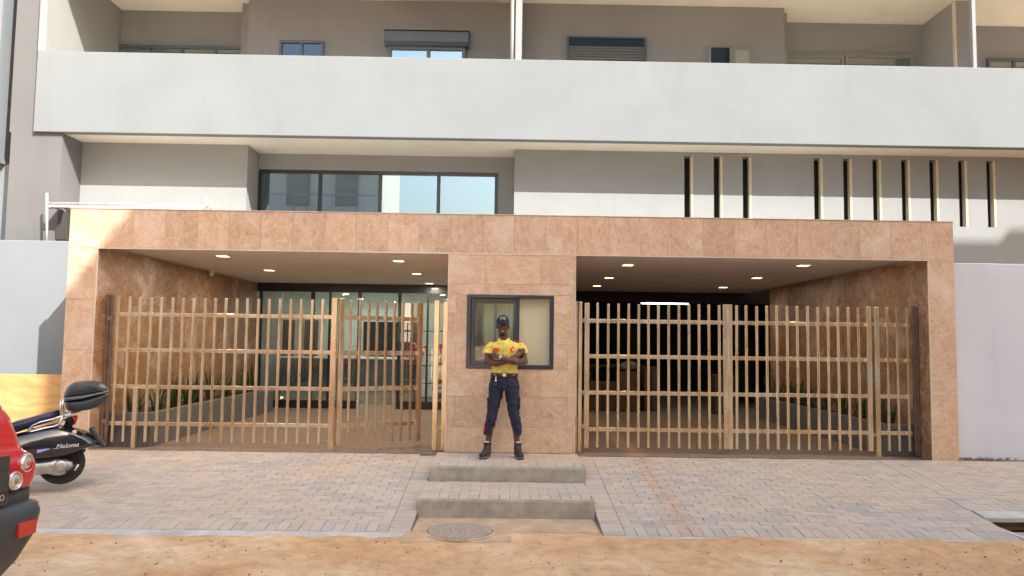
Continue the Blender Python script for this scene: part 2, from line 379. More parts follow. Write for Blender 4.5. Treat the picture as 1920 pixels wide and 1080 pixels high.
# raised strips of pale concrete that finish the paving towards the sand
def strip(name, X0, X1, ya, yb, mat, lift=.0):
    mb = MB(); n = int((X1-X0)/.06); rings = []
    for i in range(n+1):
        x = X0+(X1-X0)*i/n; j = noise.noise(Vector((x*5, 2, 0)))*.02+noise.noise(Vector((x*19, 5, 0)))*.008
        rings.append([(x, ya+j, rz(ya)-.05), (x, ya+j, rz(ya)-.012+lift), (x, ya+.03+j, rz(ya)-.001+lift), (x, yb, rz(yb)-.002+lift), (x, yb, rz(yb)-.08)])
    mb.loft(rings); return struct(mb.build(name, mat, bevel=0))
strip('left_kerb_strip', -8.4, -.8, 6.83, 6.945, M['kerb']); strip('right_kerb_strip', .915, 4.66, 6.87, 6.915, M['kerb'])
strip('side_kerb_strip', 4.70, 8.9, 7.53, 7.715, M['kerb'], .0)
struct(box('side_gutter', M['concrete'], None, 4.72, 8.9, 6.9, 7.525, -.6, -.405))
struct(box('side_gutter_kerb', M['kerb'], None, 4.665, 4.72, 6.9, 7.72, -.6, rz(7.3)-.03))
# steps in front of the booth
def flat_pave(name, X0, X1, Y0, Y1, z, riser):
    root = thing(name[0], name[1], 'step', ((X0+X1)/2, Y0, z-.2))
    MB().box(X0, X1, Y0+.02, Y1, z-.4, z-.012).build('bed', M['joint'], root)
    mb = MB(); n = 30
    rings = []
    for i in range(n+1):
        x = X0+(X1-X0)*i/n; j = noise.noise(Vector((x*6, z*9, 1)))*.006
        rings.append([(x, Y0-.012+j, z-riser-.2), (x, Y0-.004+j, z-.02), (x, Y0+j+.004, z-.001+j*.2), (x, Y0+.045, z), (x, Y0+.045, z-.3)])
    mb.loft(rings); mb.build('riser', M['concrete'], root)
    out = []; y = Y0+.05+.1; x = X0+.05
    while x < X1-.03: out.append((x, y, z, 0, True, 1, 0)); x += .1
    y = Y0+.05+.25; k = 0
    while y < Y1-.03:
        x = X0; first = .1 if k % 2 else .2
        while x < X1-.015:
            L_ = min(first, X1-x); first = .2
            if X1-x-L_ < .03: L_ = X1-x
            out.append((x+L_/2, y, z, 0, False, 1, 0, L_/.2)); x += L_
        y += .1; k += 1
    lay(root, out, 290)
flat_pave(('top_step', 'upper paved step the guard stands on below the booth'), -.79, .93, 8.53, 9.6, 0, .155)
flat_pave(('bottom_step', 'lower paved step with concrete riser facing the sand'), -.812, .908, 7.53, 8.515, -.155, .18)
# concrete patch with manhole cover
def blob(name, cx, cy_, rx, ry, z, mat, parent=None, n=40, irr=.08, th=.03):
    mb = MB(); rs = [1+irr*noise.noise(Vector((math.cos(a)*2, math.sin(a)*2, rx*9))) for a in [2*math.pi*k/n for k in range(n)]]
    def rg(k, zz): return [(cx+rx*k*rs[i]*math.cos(2*math.pi*i/n), cy_+ry*k*rs[i]*math.sin(2*math.pi*i/n), zz) for i in range(n)]
    mb.loft([rg(1.0, z-th), rg(1.0, z-.004), rg(.985, z)]); return mb.build(name, mat, parent)
pm = MB()
for (a, b, c, d, z) in ((-.86, .10, 6.66, 7.02, -.330), (-.80, .90, 7.02, 7.53, -.326)): pm.box(a, b, c, d, z-.1, z)
M['sandy'] = plain('sand_dusted_concrete', (.50, .34, .21), .9, .22, 5, .6, 40)
struct(pm.build('sandy_concrete_patch', M['sandy'], bevel=.02))
mh = thing('manhole_cover', 'round pebbled concrete manhole cover set before the lower step', 'manhole', (-.36, 6.98, -.33))
M['pebbled'] = plain('pebbled_concrete', (.36, .28, .21), .9, .5, 60, .9, 45)
blob('cover', -.36, 6.98, .285, .30, -.312, M['pebbled'], mh, irr=.02)
rb = MB(); rb.lathe((-.36, 6.98, -.34), (0, 0, 1), [(.325, 0), (.325, .018), (.30, .022), (.294, .008), (.294, 0)], 40); rb.build('rim', M['sandy'], mh)

# ------------------------------------------------------------------ apartment building
B = thing('apartment_building', 'white and taupe apartment block with long balcony over the stone entrance', 'building', (0, 12, 0))
def shell(name, mat, boxes, bevel=0):
    mb = MB()
    for b in boxes: mb.box(*b)
    return mb.build(name, mat, B, bevel=bevel)
# first floor walls
shell('wall', M['white'], [(-6.742, -4.115, 12.10, 12.3, 2.7, 4.448)])
shell('wall', M['white'], [(-4.3, -4.116, 12.302, 12.85, 2.7, 4.447)])
shell('wall', M['white'], [(-4.114, .138, 12.65, 12.8, 4.185, 4.449), (-.12, .138, 12.65, 12.8, 2.7, 4.184)])
# slotted wall right
slx = [2.864+(p-1283)*.00862 for p in (1283, 1338, 1392, 1525, 1580, 1635, 1689, 1742, 1796, 1849)]
mb = MB(); xs = .141
for sx in slx:
    mb.box(xs, sx, 12.1, 12.26, 3.31, 4.385); xs = sx+.14
mb.box(xs, 13, 12.1, 12.26, 3.31, 4.385); mb.box(.141, 5.7, 12.1, 12.26, 2.6, 3.3095); mb.box(5.7, 13, 12.1, 12.26, 0, 3.3095); mb.box(.141, 13, 12.1, 12.26, 4.3855, 4.448)
mb.box(.141, .3, 12.261, 12.85, 2.7, 4.446)
mb.build('slotted_wall', M['white'], B)
for sx in slx: box('slot_reveal', M['cream'], B, sx+.105, sx+.1395, 12.097, 12.19, 3.311, 4.384)
for sx in slx: box('slot_darkness', M['dark'], B, sx-.03, sx+.17, 12.272, 12.5, 3.28, 4.42)  # near-black boxes stand for the unlit interior behind the slots
# big first floor window
def window(parent, x0, x1, y, z0, z1, splits, fw=.05, fm='frame', gm='glass', back=None, depth=.07, name='window', open_=None):
    fr = MB(); fr.box(x0, x1, y, y+depth, z1-fw, z1); fr.box(x0, x1, y, y+depth, z0, z0+fw)
    fr.box(x0, x0+fw, y+.001, y+depth-.001, z0+fw, z1-fw); fr.box(x1-fw, x1, y+.001, y+depth-.001, z0+fw, z1-fw)
    f = fr.build(name, M[fm], parent, bevel=.004)
    xs = [x0+fw] + list(splits) + [x1-fw]
    for i, s_ in enumerate(splits): MB().box(s_-fw/2, s_+fw/2, y+.002, y+depth-.002, z0+fw, z1-fw).build('mullion', M[fm], f, bevel=.003)
    for i in range(len(xs)-1):
        a = xs[i]+(fw/2 if i else 0)+.001; b = xs[i+1]-(fw/2 if i < len(xs)-2 else 0)-.001
        MB().box(a, b, y+depth*.5, y+depth*.5+.008, z0+fw+.001, z1-fw-.001).build('pane', M[gm], f)
    if back: MB().box(x0-.02, x1+.02, y+depth+.25, y+depth+.3, z0-.05, z1+.05).build('curtain', M[back], f)
    return f
window(B, -4.105, -.122, 12.66, 2.75, 4.184, [-3.09, -2.09, -1.115], .055, 'frame', 'glassblue')
# room behind it
M['room'] = plain('room_wall', (.55, .56, .50), .8, .05, 1, 0)
shell('room', M['room'], [(-4.3, .2, 15.4, 15.5, 2.9, 4.6), (-4.32, -4.22, 12.86, 15.4, 2.9, 4.6), (.2, .3, 12.86, 15.4, 2.9, 4.6)])
sh = shell('room_floor', M['taupe'], [(-4.3, 8, 12.27, 15.4, 2.80, 2.9)])
cl = MB(); cl.lathe((-1.65, 13.6, 4.448), (0, 0, -1), [(.001, 0), (.17, 0), (.17, .05), (.12, .07), (.001, .075)], 20); cl.build('ceiling_lamp', M['white_plastic'], B)
# balcony slab, parapet, ceiling
shell('balcony_slab', M['soffit'], [(-7.155, 13, 11.505, 15.5, 4.45, 4.66)])
shell('balcony_parapet', M['parapet'], [(-7.16, 13, 11.495, 11.65, 4.449, 5.70)], .008)
shell('side_fin', M['white'], [(-7.16, -7.05, 11.494, 13.75, 5.7005, 7.32)])
shell('balcony_ceiling', M['soffit'], [(-7.155, 13, 11.505, 15.5, 7.32, 7.52)])
shell('upper_parapet', M['parapet'], [(-7.16, 13, 11.495, 11.65, 7.319, 8.6)], .008)
shell('balcony_wall', M['recess'], [(-4.535, 4.872, 13.1, 13.3, 4.66, 7.319)])
shell('recess_wall', M['recess'], [(-7.3, -4.536, 13.7, 13.9, 4.661, 7.318), (-4.72, -4.536, 13.31, 13.7, 4.661, 7.318)])
shell('recess_wall', M['recess'], [(4.873, 7.9, 13.7, 13.9, 4.661, 7.318), (4.873, 5.0, 13.31, 13.7, 4.661, 7.318)])
shell('recess_wall', M['recess'], [(7.93, 13, 13.7, 13.9, 4.661, 7.318)])
shell('partition_wall', M['white'], [(.125, .225, 11.66, 13.1, 4.661, 7.317)])
pp = MB(); pp.tube([(.075, 11.72, 4.66), (.075, 11.72, 7.32)], .035, 12); pp.build('drainpipe', M['framelight'], B, True)
shell('partition_wall', M['recess'], [(7.66, 7.925, 12.69, 13.72, 4.661, 7.317)])
shell('balcony_post', M['white'], [(7.245, 7.30, 11.56, 11.64, 5.701, 7.319)])
shell('balcony_post', M['trim'], [(7.625, 7.655, 12.66, 12.72, 4.661, 7.316)])
# balcony windows and shutters
def wpx(l, r, t, Y, **k):
    a = at(l, t, Y); b = at(r, t, Y); return a.x, b.x, a.z
a, b, z = wpx(525, 608, 76, 13.08); window(B, a, b, 13.05, 5.6, z, [(a+b)/2], .045, 'framegrey', 'glassdark', 'curtain', .06)
a, b, z = wpx(728, 873, 86, 13.05); window(B, a, b, 13.02, 4.7, z, [(a+b)/2+.03], .06, 'framegrey', 'glassblue', 'curtain', .09, 'balcony_door')
a2, b2, z2 = wpx(721, 879, 56, 12.95)
rs = MB(); rs.loft([[(x, 13.098, z-.01), (x, 12.97, z-.01), (x, 12.93, z+.05), (x, 12.93, z2-.02), (x, 12.97, z2), (x, 13.098, z2)] for x in (a2, b2)])
rsh = rs.build('roller_shutter_box', M['framegrey'], B, bevel=.004)
MB().box(a2-.02, b2+.02, 12.90, 13.096, z2+.002, z2+.022).build('cap', M['framelight'], rsh)
# louvred window
M['slatgrey'] = plain('light_grey_louvre', (.30, .32, .34), .5, .08, 4, 0)
a, b, z = wpx(1062, 1212, 68, 13.08)
lv = MB(); lv.box(a, a+.04, 13.05, 13.098, 5.4, z); lv.box(b-.04, b, 13.05, 13.098, 5.4, z); lv.box(a+.04, b-.04, 13.05, 13.098, z-.03, z)
lvr = lv.build('louvred_window', M['framegrey'], B)
MB().box(a+.04, b-.04, 13.07, 13.08, z-.17, z-.031).build('pane', M['glassdark'], lvr)
zz = z-.20
while zz > 5.45:
    q = MB(); q.add([(a+.042, 13.05, zz), (b-.042, 13.05, zz), (b-.042, 13.09, zz+.032), (a+.042, 13.09, zz+.032), (a+.042, 13.055, zz-.006), (b-.042, 13.055, zz-.006), (b-.042, 13.095, zz+.026), (a+.042, 13.095, zz+.026)],
          [(0, 1, 2, 3), (4, 7, 6, 5), (0, 4, 5, 1), (1, 5, 6, 2), (2, 6, 7, 3), (3, 7, 4, 0)]); q.build('slat', M['slatgrey'], lvr); zz -= .05
a, b, z = wpx(1328, 1412, 85, 13.08); wf = window(B, a, b, 13.05, 5.6, z, [(a+b)/2], .04, 'framelight', 'glassdark', 'curtain', .06)
MB().box((a+b)/2+.02, b-.04, 13.045, 13.062, 5.64, z-.04).build('sash', M['framelight'], wf); MB().box((a+b)/2+.07, b-.09, 13.04, 13.046, 5.7, z-.09).build('sash_pane', M['curtain'], wf)
for l, r, t, n, fm in ((219, 466, 84, 4, 'framegrey'), (1471, 1582, 103, 1, 'framelight'), (1584, 1712, 103, 1, 'framelight'), (1850, 2000, 109, 3, 'framegrey')):
    a, b, z = wpx(l, r, t, 13.68); window(B, a, b, 13.65, 4.68, z, [a+(b-a)*i/n for i in range(1, n)], .05, fm, 'glass', 'curtain', .05, 'balcony_door')
# pier at the left end
shell('pier', M['taupe'], [(-7.52, -6.745, 11.55, 12.4, 0, 4.447)])
shell('pier', M['taupe'], [(-7.55, -7.162, 11.552, 12.4, 4.4475, 9)])
# the neighbour further left
N = thing('neighbouring_building', 'grey building edge at the far left with a dark recess beside the taupe pier', 'building', (-9, 12, 0))
def nshell(name, mat, *b): MB().box(*b).build(name, mat, N)
nshell('recess_wall', M['greydark'], -12, -7.56, 12.35, 12.5, 4.02, 9)
nshell('lower_wall', M['lowwall'], -12, -7.53, 11.9, 12.3, 0, 4.018)
nshell('corner_wall', M['lowwall'], -12, -7.80, 11.6, 12.34, 4.02, 9)

# ------------------------------------------------------------------ stone entrance portal
P = thing('entrance_portal', 'pink travertine entrance portal spanning both gates and the guard booth', 'entrance', (0, 9.6, 0))
PL, PR, IL, IR, BL, BR = -5.452, 5.695, -5.09, 5.364, -.691, .893
LZ0, LZ1, CZ = 2.475, 2.965, 2.527
def pbox(name, mat, *b, bevel=0, parent=None): return box(name, M[mat], parent or P, *b, bevel=bevel)
pbox('lintel', 'grout', PL+.012, PR-.012, 9.614, 9.85, LZ0+.012, LZ1-.012)
M['roofbounce'] = plain('white_bounce_roof', (.72, .70, .64), .8, .15, 2, .3)  # unseen roof top whitened to bounce sunlight onto the balcony soffit
pbox('roof', 'roofbounce', PL+.013, PR-.013, 9.851, 12.09, CZ+.02, LZ1-.02)
pbox('ceiling', 'ceiling', IL-.1, BL+.02, 9.851, 15.9, CZ, CZ+.019); pbox('ceiling', 'ceiling', BR-.02, IR+.1, 9.851, 17, CZ, CZ+.019)
pbox('ceiling', 'ceiling', BL+.021, BR-.021, 9.851, 12.0, CZ-.01, CZ+.018)
pbox('pillar_core', 'grout', PL+.012, IL-.012, 9.614, 12.09, -.2, LZ0+.0115); pbox('pillar_core', 'grout', IR+.012, PR-.012, 9.614, 12.09, -.2, LZ0+.0115)
tile_cache = {}
def tile(x, z, w_, h_, Y=9.6, mat='stone', axis='y', side=1):
    """a facing tile: axis y = faces the street, axis x = faces across"""
    key = (round(w_, 3), round(h_, 3), mat, axis, side)
    if key not in tile_cache:
        t = .0125; g_ = .0009; mb = MB(); a, b, c = w_/2-g_, h_/2-g_, .002
        ring = lambda k, d: [(-a+k, d, -b+k), (a-k, d, -b+k), (a-k, d, b-k), (-a+k, d, b-k)]
        if axis == 'y': mb.loft([ring(0, t), ring(0, c), ring(c, 0)])
        else: mb.loft([[(side*d, p, q) for (p, _, q) in ring(k, 0)] for k, d in ((0, -t), (0, -c), (c, 0))])
        tile_cache[key] = mesh_of(mb, 'stone_tile', M[mat])
    if axis == 'y': inst('stone_tile', tile_cache[key], (x+w_/2, Y+random.uniform(-.0008, .0008), z+h_/2), P)
    else: inst('stone_tile', tile_cache[key], (x, Y+w_/2, z+h_/2), P)
def field(x0, x1, z0, z1, tw, th, mat, hole=None, offs=(.0,), Y=9.6):
    z = z0; k = 0
    while z < z1-.01:
        h = min(th, z1-z); o = offs[k % len(offs)]; cuts = [x0]; x = x0+(o if o > .02 else tw)
        while x < x1-.03: cuts.append(x); x += tw
        cuts.append(x1)
        for i in range(len(cuts)-1):
            a, b = cuts[i], cuts[i+1]
            if hole and not (b <= hole[0] or a >= hole[1] or z+h <= hole[2]+.001 or z >= hole[3]-.001):
                if a < hole[0]-.01: tile(a, z, hole[0]-a, h, Y, mat)
                if b > hole[1]+.01: tile(hole[1], z, b-hole[1], h, Y, mat)
            else: tile(a, z, b-a, h, Y, mat)
        z += h; k += 1
n = 28
for i in range(n): tile(PL+(PR-PL)*i/n, LZ0, (PR-PL)/n, LZ1-LZ0)
field(PL, IL, -.06, LZ0, 1, .63, 'stone_h'); field(IR, PR, -.075, LZ0, 1, .85, 'stone_h')
WH = (-.455, .630, 1.035, 1.955)
# booth rows
rows = [(0, .267), (.267, .647), (.647, 1.035), (1.035, 1.345), (1.345, 1.72), (1.72, 1.955), (1.955, 2.345), (2.345, LZ0)]
offsets = [.42, .1+.08, .42, .1, .35, .15, .42, .1]
rows = [(0, .31), (.31, .69), (.69, 1.035), (1.035, 1.345), (1.345, 1.72), (1.72, 1.955), (1.955, 2.09), (2.09, LZ0)]
for (za, zb), o in zip(rows, [.46, .10, .46, .10, .35, .10, 1.59, .46]):
    cuts = [BL]; x = BL+o
    while x < BR-.04: cuts.append(x); x += .70
    cuts.append(BR)
    for i in range(len(cuts)-1):
        a, b = cuts[i], cuts[i+1]
        if za >= WH[2]-.001 and zb <= WH[3]+.001:
            if a < WH[0] < b: tile(a, za, WH[0]-a, zb-za, mat='stone_h')
            elif b <= WH[0]: tile(a, za, b-a, zb-za, mat='stone_h')
            if a < WH[1] < b: tile(WH[1], za, b-WH[1], zb-za, mat='stone_h')
            elif a >= WH[1]: tile(a, za, b-a, zb-za, mat='stone_h')
        else: tile(a, za, b-a, zb-za, mat='stone_h')
# booth core walls around the window
for b in ((BL+.012, WH[0]-.005, 9.614, 9.80, -.1, LZ0), (WH[1]+.005, BR-.012, 9.614, 9.80, -.1, LZ0), (WH[0]-.005, WH[1]+.005, 9.614, 9.80, -.1, WH[2]-.004), (WH[0]-.005, WH[1]+.005, 9.614, 9.80, WH[3]+.004, LZ0)):
    pbox('booth_core', 'grout', *b)
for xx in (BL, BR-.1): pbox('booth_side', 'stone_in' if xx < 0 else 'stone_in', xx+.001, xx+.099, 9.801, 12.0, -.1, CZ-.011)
pbox('booth_back', 'beige', BL+.1, BR-.1, 11.4, 11.5, -.1, CZ-.012)
pbox('booth_floor', 'joint', BL+.1, BR-.1, 9.801, 11.4, -.2, .0)
for xx, s_ in ((BL+.1, 1), (BR-.106, 1)): pbox('booth_lining', 'beige', xx, xx+.005, 9.802, 11.39, 0, CZ-.013)
# inner side walls tiled
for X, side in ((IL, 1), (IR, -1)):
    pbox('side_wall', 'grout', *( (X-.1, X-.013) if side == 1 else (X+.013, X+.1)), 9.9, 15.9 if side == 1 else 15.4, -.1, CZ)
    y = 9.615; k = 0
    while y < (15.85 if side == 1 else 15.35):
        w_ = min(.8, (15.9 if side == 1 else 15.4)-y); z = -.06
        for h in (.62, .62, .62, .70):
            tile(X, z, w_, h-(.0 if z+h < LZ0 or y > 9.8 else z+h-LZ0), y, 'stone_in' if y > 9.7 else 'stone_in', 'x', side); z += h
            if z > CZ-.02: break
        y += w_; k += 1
# pale metal edge trims
tr = 'trim'
pbox('edge_trim', tr, IL-.002, IR+.002, 9.594, 9.612, LZ0-.012, LZ0-.0005)
for x in (IL, BL-.010): pbox('edge_trim', tr, x-.001, x+.009, 9.594, 9.612, -.03, LZ0-.013)
for x in (IR-.008, BR+.001): pbox('edge_trim', tr, x, x+.010, 9.594, 9.612, -.06, LZ0-.013)
pbox('coping', tr, PL-.004, PR+.004, 9.592, 9.70, LZ1+.0005, LZ1+.008)
# recessed lights
for i, (x, y) in enumerate(((-3.93, 10.7), (-3.92, 12.8), (-1.52, 11.0), (-1.49, 13.05), (-1.48, 15.2), (-3.92, 15.05), (1.8, 11.1), (1.83, 13.3), (1.85, 15.2), (4.25, 10.8), (4.28, 12.9), (4.34, 15.1))):
    pos = ['front left over the left gate', 'left middle row over the planter', 'front right over the open gate leaf', 'middle right near the booth', 'rear right before the glass doors', 'unlit one before the glass doors',
           'front left over the right gate', 'middle left beside the booth', 'rear left deep over the drive', 'front right near the right pillar', 'middle right over the drive', 'rear right deep over the drive'][i]
    t_ = thing('downlight', 'square ceiling downlight, ' + pos, 'light', (x, y, CZ), 'ceiling downlights')
    MB().box(x-.085, x+.085, y-.085, y+.085, CZ-.02, CZ-.0005).build('housing', M['white_plastic'], t_, bevel=.003)
    MB().box(x-.07, x+.07, y-.07, y+.07, CZ-.024, CZ-.0205).build('diffuser', M['lamp'] if i != 5 else M['white_plastic'], t_)
    if i != 5:
        ld = bpy.data.lights.new('downlight_beam', 'AREA'); ld.energy = 10 if x < 0 else 3.5; ld.size = .13; ld.color = (1, .88, .70); lo = bpy.data.objects.new('downlight_beam', ld); COL.objects.link(lo)
        lo.location = (x, y, CZ-.03); child(lo, t_)
# floors inside
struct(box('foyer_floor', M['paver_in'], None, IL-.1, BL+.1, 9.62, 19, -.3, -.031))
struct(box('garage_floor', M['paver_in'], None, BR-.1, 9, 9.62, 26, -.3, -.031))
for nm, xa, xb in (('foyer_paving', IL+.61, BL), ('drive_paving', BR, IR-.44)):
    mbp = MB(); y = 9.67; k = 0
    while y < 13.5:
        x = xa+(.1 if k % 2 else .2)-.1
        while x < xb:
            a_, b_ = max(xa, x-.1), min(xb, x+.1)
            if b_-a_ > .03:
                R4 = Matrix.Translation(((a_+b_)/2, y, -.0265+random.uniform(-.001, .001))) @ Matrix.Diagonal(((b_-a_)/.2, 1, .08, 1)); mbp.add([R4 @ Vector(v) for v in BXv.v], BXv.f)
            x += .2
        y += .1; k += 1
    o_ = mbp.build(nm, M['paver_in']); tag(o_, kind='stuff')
# garage shell
G = thing('garage_interior', 'dark parking garage behind the right gate', 'garage', (4, 18, 0))
def gbox(name, mat, *b): box(name, M[mat], G, *b)
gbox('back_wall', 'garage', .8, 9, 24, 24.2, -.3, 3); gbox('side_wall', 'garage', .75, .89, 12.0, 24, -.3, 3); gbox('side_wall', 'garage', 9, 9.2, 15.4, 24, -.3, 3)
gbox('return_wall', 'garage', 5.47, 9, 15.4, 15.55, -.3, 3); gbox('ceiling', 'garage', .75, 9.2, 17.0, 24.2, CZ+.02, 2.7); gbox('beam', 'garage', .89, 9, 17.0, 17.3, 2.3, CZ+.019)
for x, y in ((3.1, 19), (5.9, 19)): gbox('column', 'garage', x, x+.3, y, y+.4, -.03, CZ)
t_ = thing('tube_light', 'lit fluorescent tube on the garage ceiling', 'light', (4.3, 20.4, 2.5))
q = MB(); q.tube([(3.67, 20.4, 2.46), (4.93, 20.4, 2.46)], .016, 10); q.build('tube', M['tube'], t_); box('batten', M['white_plastic'], t_, 3.66, 4.94, 20.38, 20.42, 2.48, CZ)

# guard booth window
W = thing('booth_window', 'dark blue framed sliding window of the guard booth behind the guard', 'window', (.09, 9.62, 1.04))
fr = MB(); a, b, c, d = WH[0]+.003, WH[1]-.003, WH[2]+.003, WH[3]-.003
M['bluframe'] = plain('navy_aluminium', (.022, .03, .055), .3, .1, 3, 0, coat=.4)
fr.box(a, b, 9.585, 9.70, d-.04, d); fr.box(a, b, 9.585, 9.70, c, c+.045); fr.box(a, a+.045, 9.586, 9.699, c+.045, d-.04); fr.box(b-.04, b, 9.586, 9.699, c+.045, d-.04)
fr.build('outer_frame', M['bluframe'], W, bevel=.005)
def sash(x0, x1, y, fw, gm):
    s_ = MB(); z0, z1 = c+.046, d-.041
    s_.box(x0, x1, y, y+.035, z1-fw, z1); s_.box(x0, x1, y, y+.035, z0, z0+fw); s_.box(x0, x0+fw, y+.0005, y+.0345, z0+fw, z1-fw); s_.box(x1-fw, x1, y+.0005, y+.0345, z0+fw, z1-fw)
    f = s_.build('sash', M['bluframe'], W, bevel=.004)
    MB().box(x0+fw, x1-fw, y+.014, y+.02, z0+fw, z1-fw).build('pane', M[gm], f)
sash(a+.046, .195, 9.62, .05, 'clear'); sash(-.33, .19, 9.658, .065, 'clear'); MB().box(.20, b-.041, 9.645, 9.651, c+.046, d-.041).build('pane', M['clear'], W)
MB().box(-.12, -.085, 9.66, 9.69, c+.1, d-.1).build('inner_mullion', M['framegrey'], W)
MB().box(.2, b-.045, 9.672, 9.676, c+.046, d-.041).build('roller_blind', M['blind'], W)
cu = MB(); n_ = 40; zr = [[(-.45+.62*i/n_, 9.745+.012*math.sin(i*1.7)+.006*math.sin(i*.6), z_) for i in range(n_+1)] for z_ in (c, d)]
cu.loft([zr[0]+[(p[0], p[1]+.004, p[2]) for p in reversed(zr[0])], zr[1]+[(p[0], p[1]+.004, p[2]) for p in reversed(zr[1])]]); cu.build('curtain', M['curtain2'], W, True)

# ------------------------------------------------------------------ glass entrance and lobby
E = thing('glass_entrance', 'black framed sliding glass doors at the back of the foyer', 'door', (-3, 15.9, 0))
gy = 15.9; top = 2.46
def fpx(x, y=650): return at(x, y, gy).x
box('header', M['frame'], E, -5.09, -.69, gy-.05, gy+.08, top-.11, CZ-.001)
ed = [(484, 490), (581, 588), (615, 619), (669.5, 676), (745, 751), (799, 803), (832, 840)]
ms = [(fpx(l), fpx(r)) for l, r in ed]
for l, r in ms: box('mullion', M['frame'], E, l, r, gy-.03, gy+.03, -.03, top-.111)
for i in range(len(ms)-1):
    l, r = ms[i][1]+.001, ms[i+1][0]-.001
    box('pane', M['glass'], E, l, r, gy-.004, gy+.004, .13 if i != 3 else 2.0, top-.112)
    if i != 3: box('bottom_rail', M['frame'], E, l, r, gy-.025, gy+.025, -.03, .129)
L = thing('lobby', 'pale green lobby room seen through the glass doors', 'room', (-3, 18, 0))
def lbox(name, mat, *b): box(name, M[mat], L, *b)
lbox('back_wall', 'lobby', -5.6, .6, 19, 19.1, -.03, 2.7); lbox('side_wall', 'lobby', -5.7, -5.6, 15.95, 19.1, -.03, 2.7)
lbox('side_wall', 'lobby', .6, .7, 15.95, 19.1, -.03, 2.7); lbox('ceiling', 'lobby', -5.7, .7, 15.95, 19.1, 2.62, 2.7)
lbox('angled_panel', 'white', at(505, 600, 17.5).x-.5, at(528, 600, 17.5).x, 17.5, 17.6, -.03, 2.61)
for l, r, t, b in ((527, 545, 600, 725), (572, 590, 600, 725), (682, 778, 603, 660)):
    p0, p1 = at(l, t, 18.8), at(r, b, 18.8); box('dark_panel', M['dark'], L, p0.x, p1.x, 18.8, 18.99, p1.z, p0.z)
p0, p1 = at(528, 668, 17.2), at(778, 728, 17.2)
D = thing('reception_desk', 'slate grey reception desk behind the glass doors', 'desk', ((p0.x+p1.x)/2, 17.3, 0))
M['slate'] = plain('slate_laminate', (.10, .12, .14), .4, .15, 4, 0)
box('front_panel', M['slate'], D, p0.x, p1.x, 17.2, 17.25, .25, p0.z-.04); box('desk_top', M['white_plastic'], D, p0.x-.03, p1.x+.03, 17.17, 17.75, p0.z-.039, p0.z)
box('plinth', M['kerb'], D, p0.x+.05, p1.x-.05, 17.26, 17.7, -.03, .249); box('side_panel', M['slate'], D, p0.x, p0.x+.04, 17.2501, 17.7, .25, p0.z-.041); box('side_panel', M['slate'], D, p1.x-.04, p1.x, 17.2501, 17.7, .25, p0.z-.041)
# glowing panel out of view, added to brighten the lobby
t_ = thing('lobby_fill_light', 'unseen glowing panel added to brighten the lobby', 'light', (-3, 17, 2.6)); box('diffuser', emit('lobby_fill_glow', (.95, 1, .95), 2.4), t_, -4.6, -1.0, 16.6, 17.6, 2.59, 2.618)
# shelf rack with goods
k0, k1 = at(778, 600, 16.9), at(838, 745, 16.9)
S = thing('shelf_rack', 'black metal rack of shelves behind the right glass pane', 'rack', ((k0.x+k1.x)/2, 17, 0))
for x in (k0.x, k1.x-.02):
    for y in (16.85, 17.15): box('upright', M['frame'], S, x, x+.02, y, y+.02, -.03, 1.75)
sz = []
for yy in (620, 665, 685, 718, 745):
    z = at(808, yy, 16.95).z; sz.append(z); box('shelf', M['frame'], S, k0.x+.02, k1.x-.02, 16.86, 17.16, z-.02, z)
def bundle(name, label, cat, x, y, z, r, mat, group=None):
    mb = MB()
    for i in range(7): mb.ell((x+random.uniform(-.5, .5)*r, y+random.uniform(-.2, .2)*r, z+r*.45+random.uniform(0, .35)*r), (r*.55, r*.5, r*.42), 10, 7)
    tag(mb.build(name, mat, None, True), label, cat, group)
M['red'] = plain('red_cloth', (.55, .02, .04), .6, .3, 12, .3); M['cloth2'] = plain('pink_cloth', (.6, .35, .33), .7, .4, 14, .3)
bundle('cloth_bundle', 'crimson cloth bundle left half of the upper rack shelf', 'cloth', k0.x+.12, 17.0, sz[1], .17, M['red']); bundle('cloth_bundle', 'crimson cloth bundle right half of the upper rack shelf', 'cloth', k1.x-.16, 17.0, sz[1], .2, M['red'])
bundle('cloth_bundle', 'mottled pink cloth bundle on the rack shelf below the crimson ones', 'cloth', k1.x-.2, 17.0, sz[2], .14, M['cloth2'])
def basket(label, x, z, h, mat):
    b_ = thing('basket', label, 'basket', (x, 17, z)); mb = MB(); mb.lathe((x, 17, z), (0, 0, 1), [(.1, 0), (.14, h), (.125, h), (.09, .02)], 16); mb.build('body', mat, b_, True)
    q = MB(); q.lathe((x, 17, z+h), (0, 0, 1), [(.128, -.01), (.147, -.01), (.147, .012), (.128, .012)], 16); q.build('rim', mat, b_, True)
basket('yellow woven basket on the middle rack shelf', k1.x-.2, sz[3], .22, plain('straw', (.62, .45, .16), .8, .3, 40, .5)); basket('brown woven basket on the bottom rack shelf', k1.x-.2, sz[4], .2, plain('cane', (.3, .2, .13), .8, .3, 40, .5))
# security camera on the left wall
cc = thing('security_camera', 'small white dome camera on the left foyer wall near the ceiling', 'camera', (-5.02, 13.2, 2.45))
q = MB(); q.lathe((-5.03, 13.2, CZ-.001), (0, 0, -1), [(.055, 0), (.055, .03), (.04, .04)], 16); q.build('base', M['white_plastic'], cc, True); q = MB(); q.ell((-5.03, 13.2, CZ-.06), (.042, .042, .042), 14, 8); q.build('dome', M['white_plastic'], cc, True)

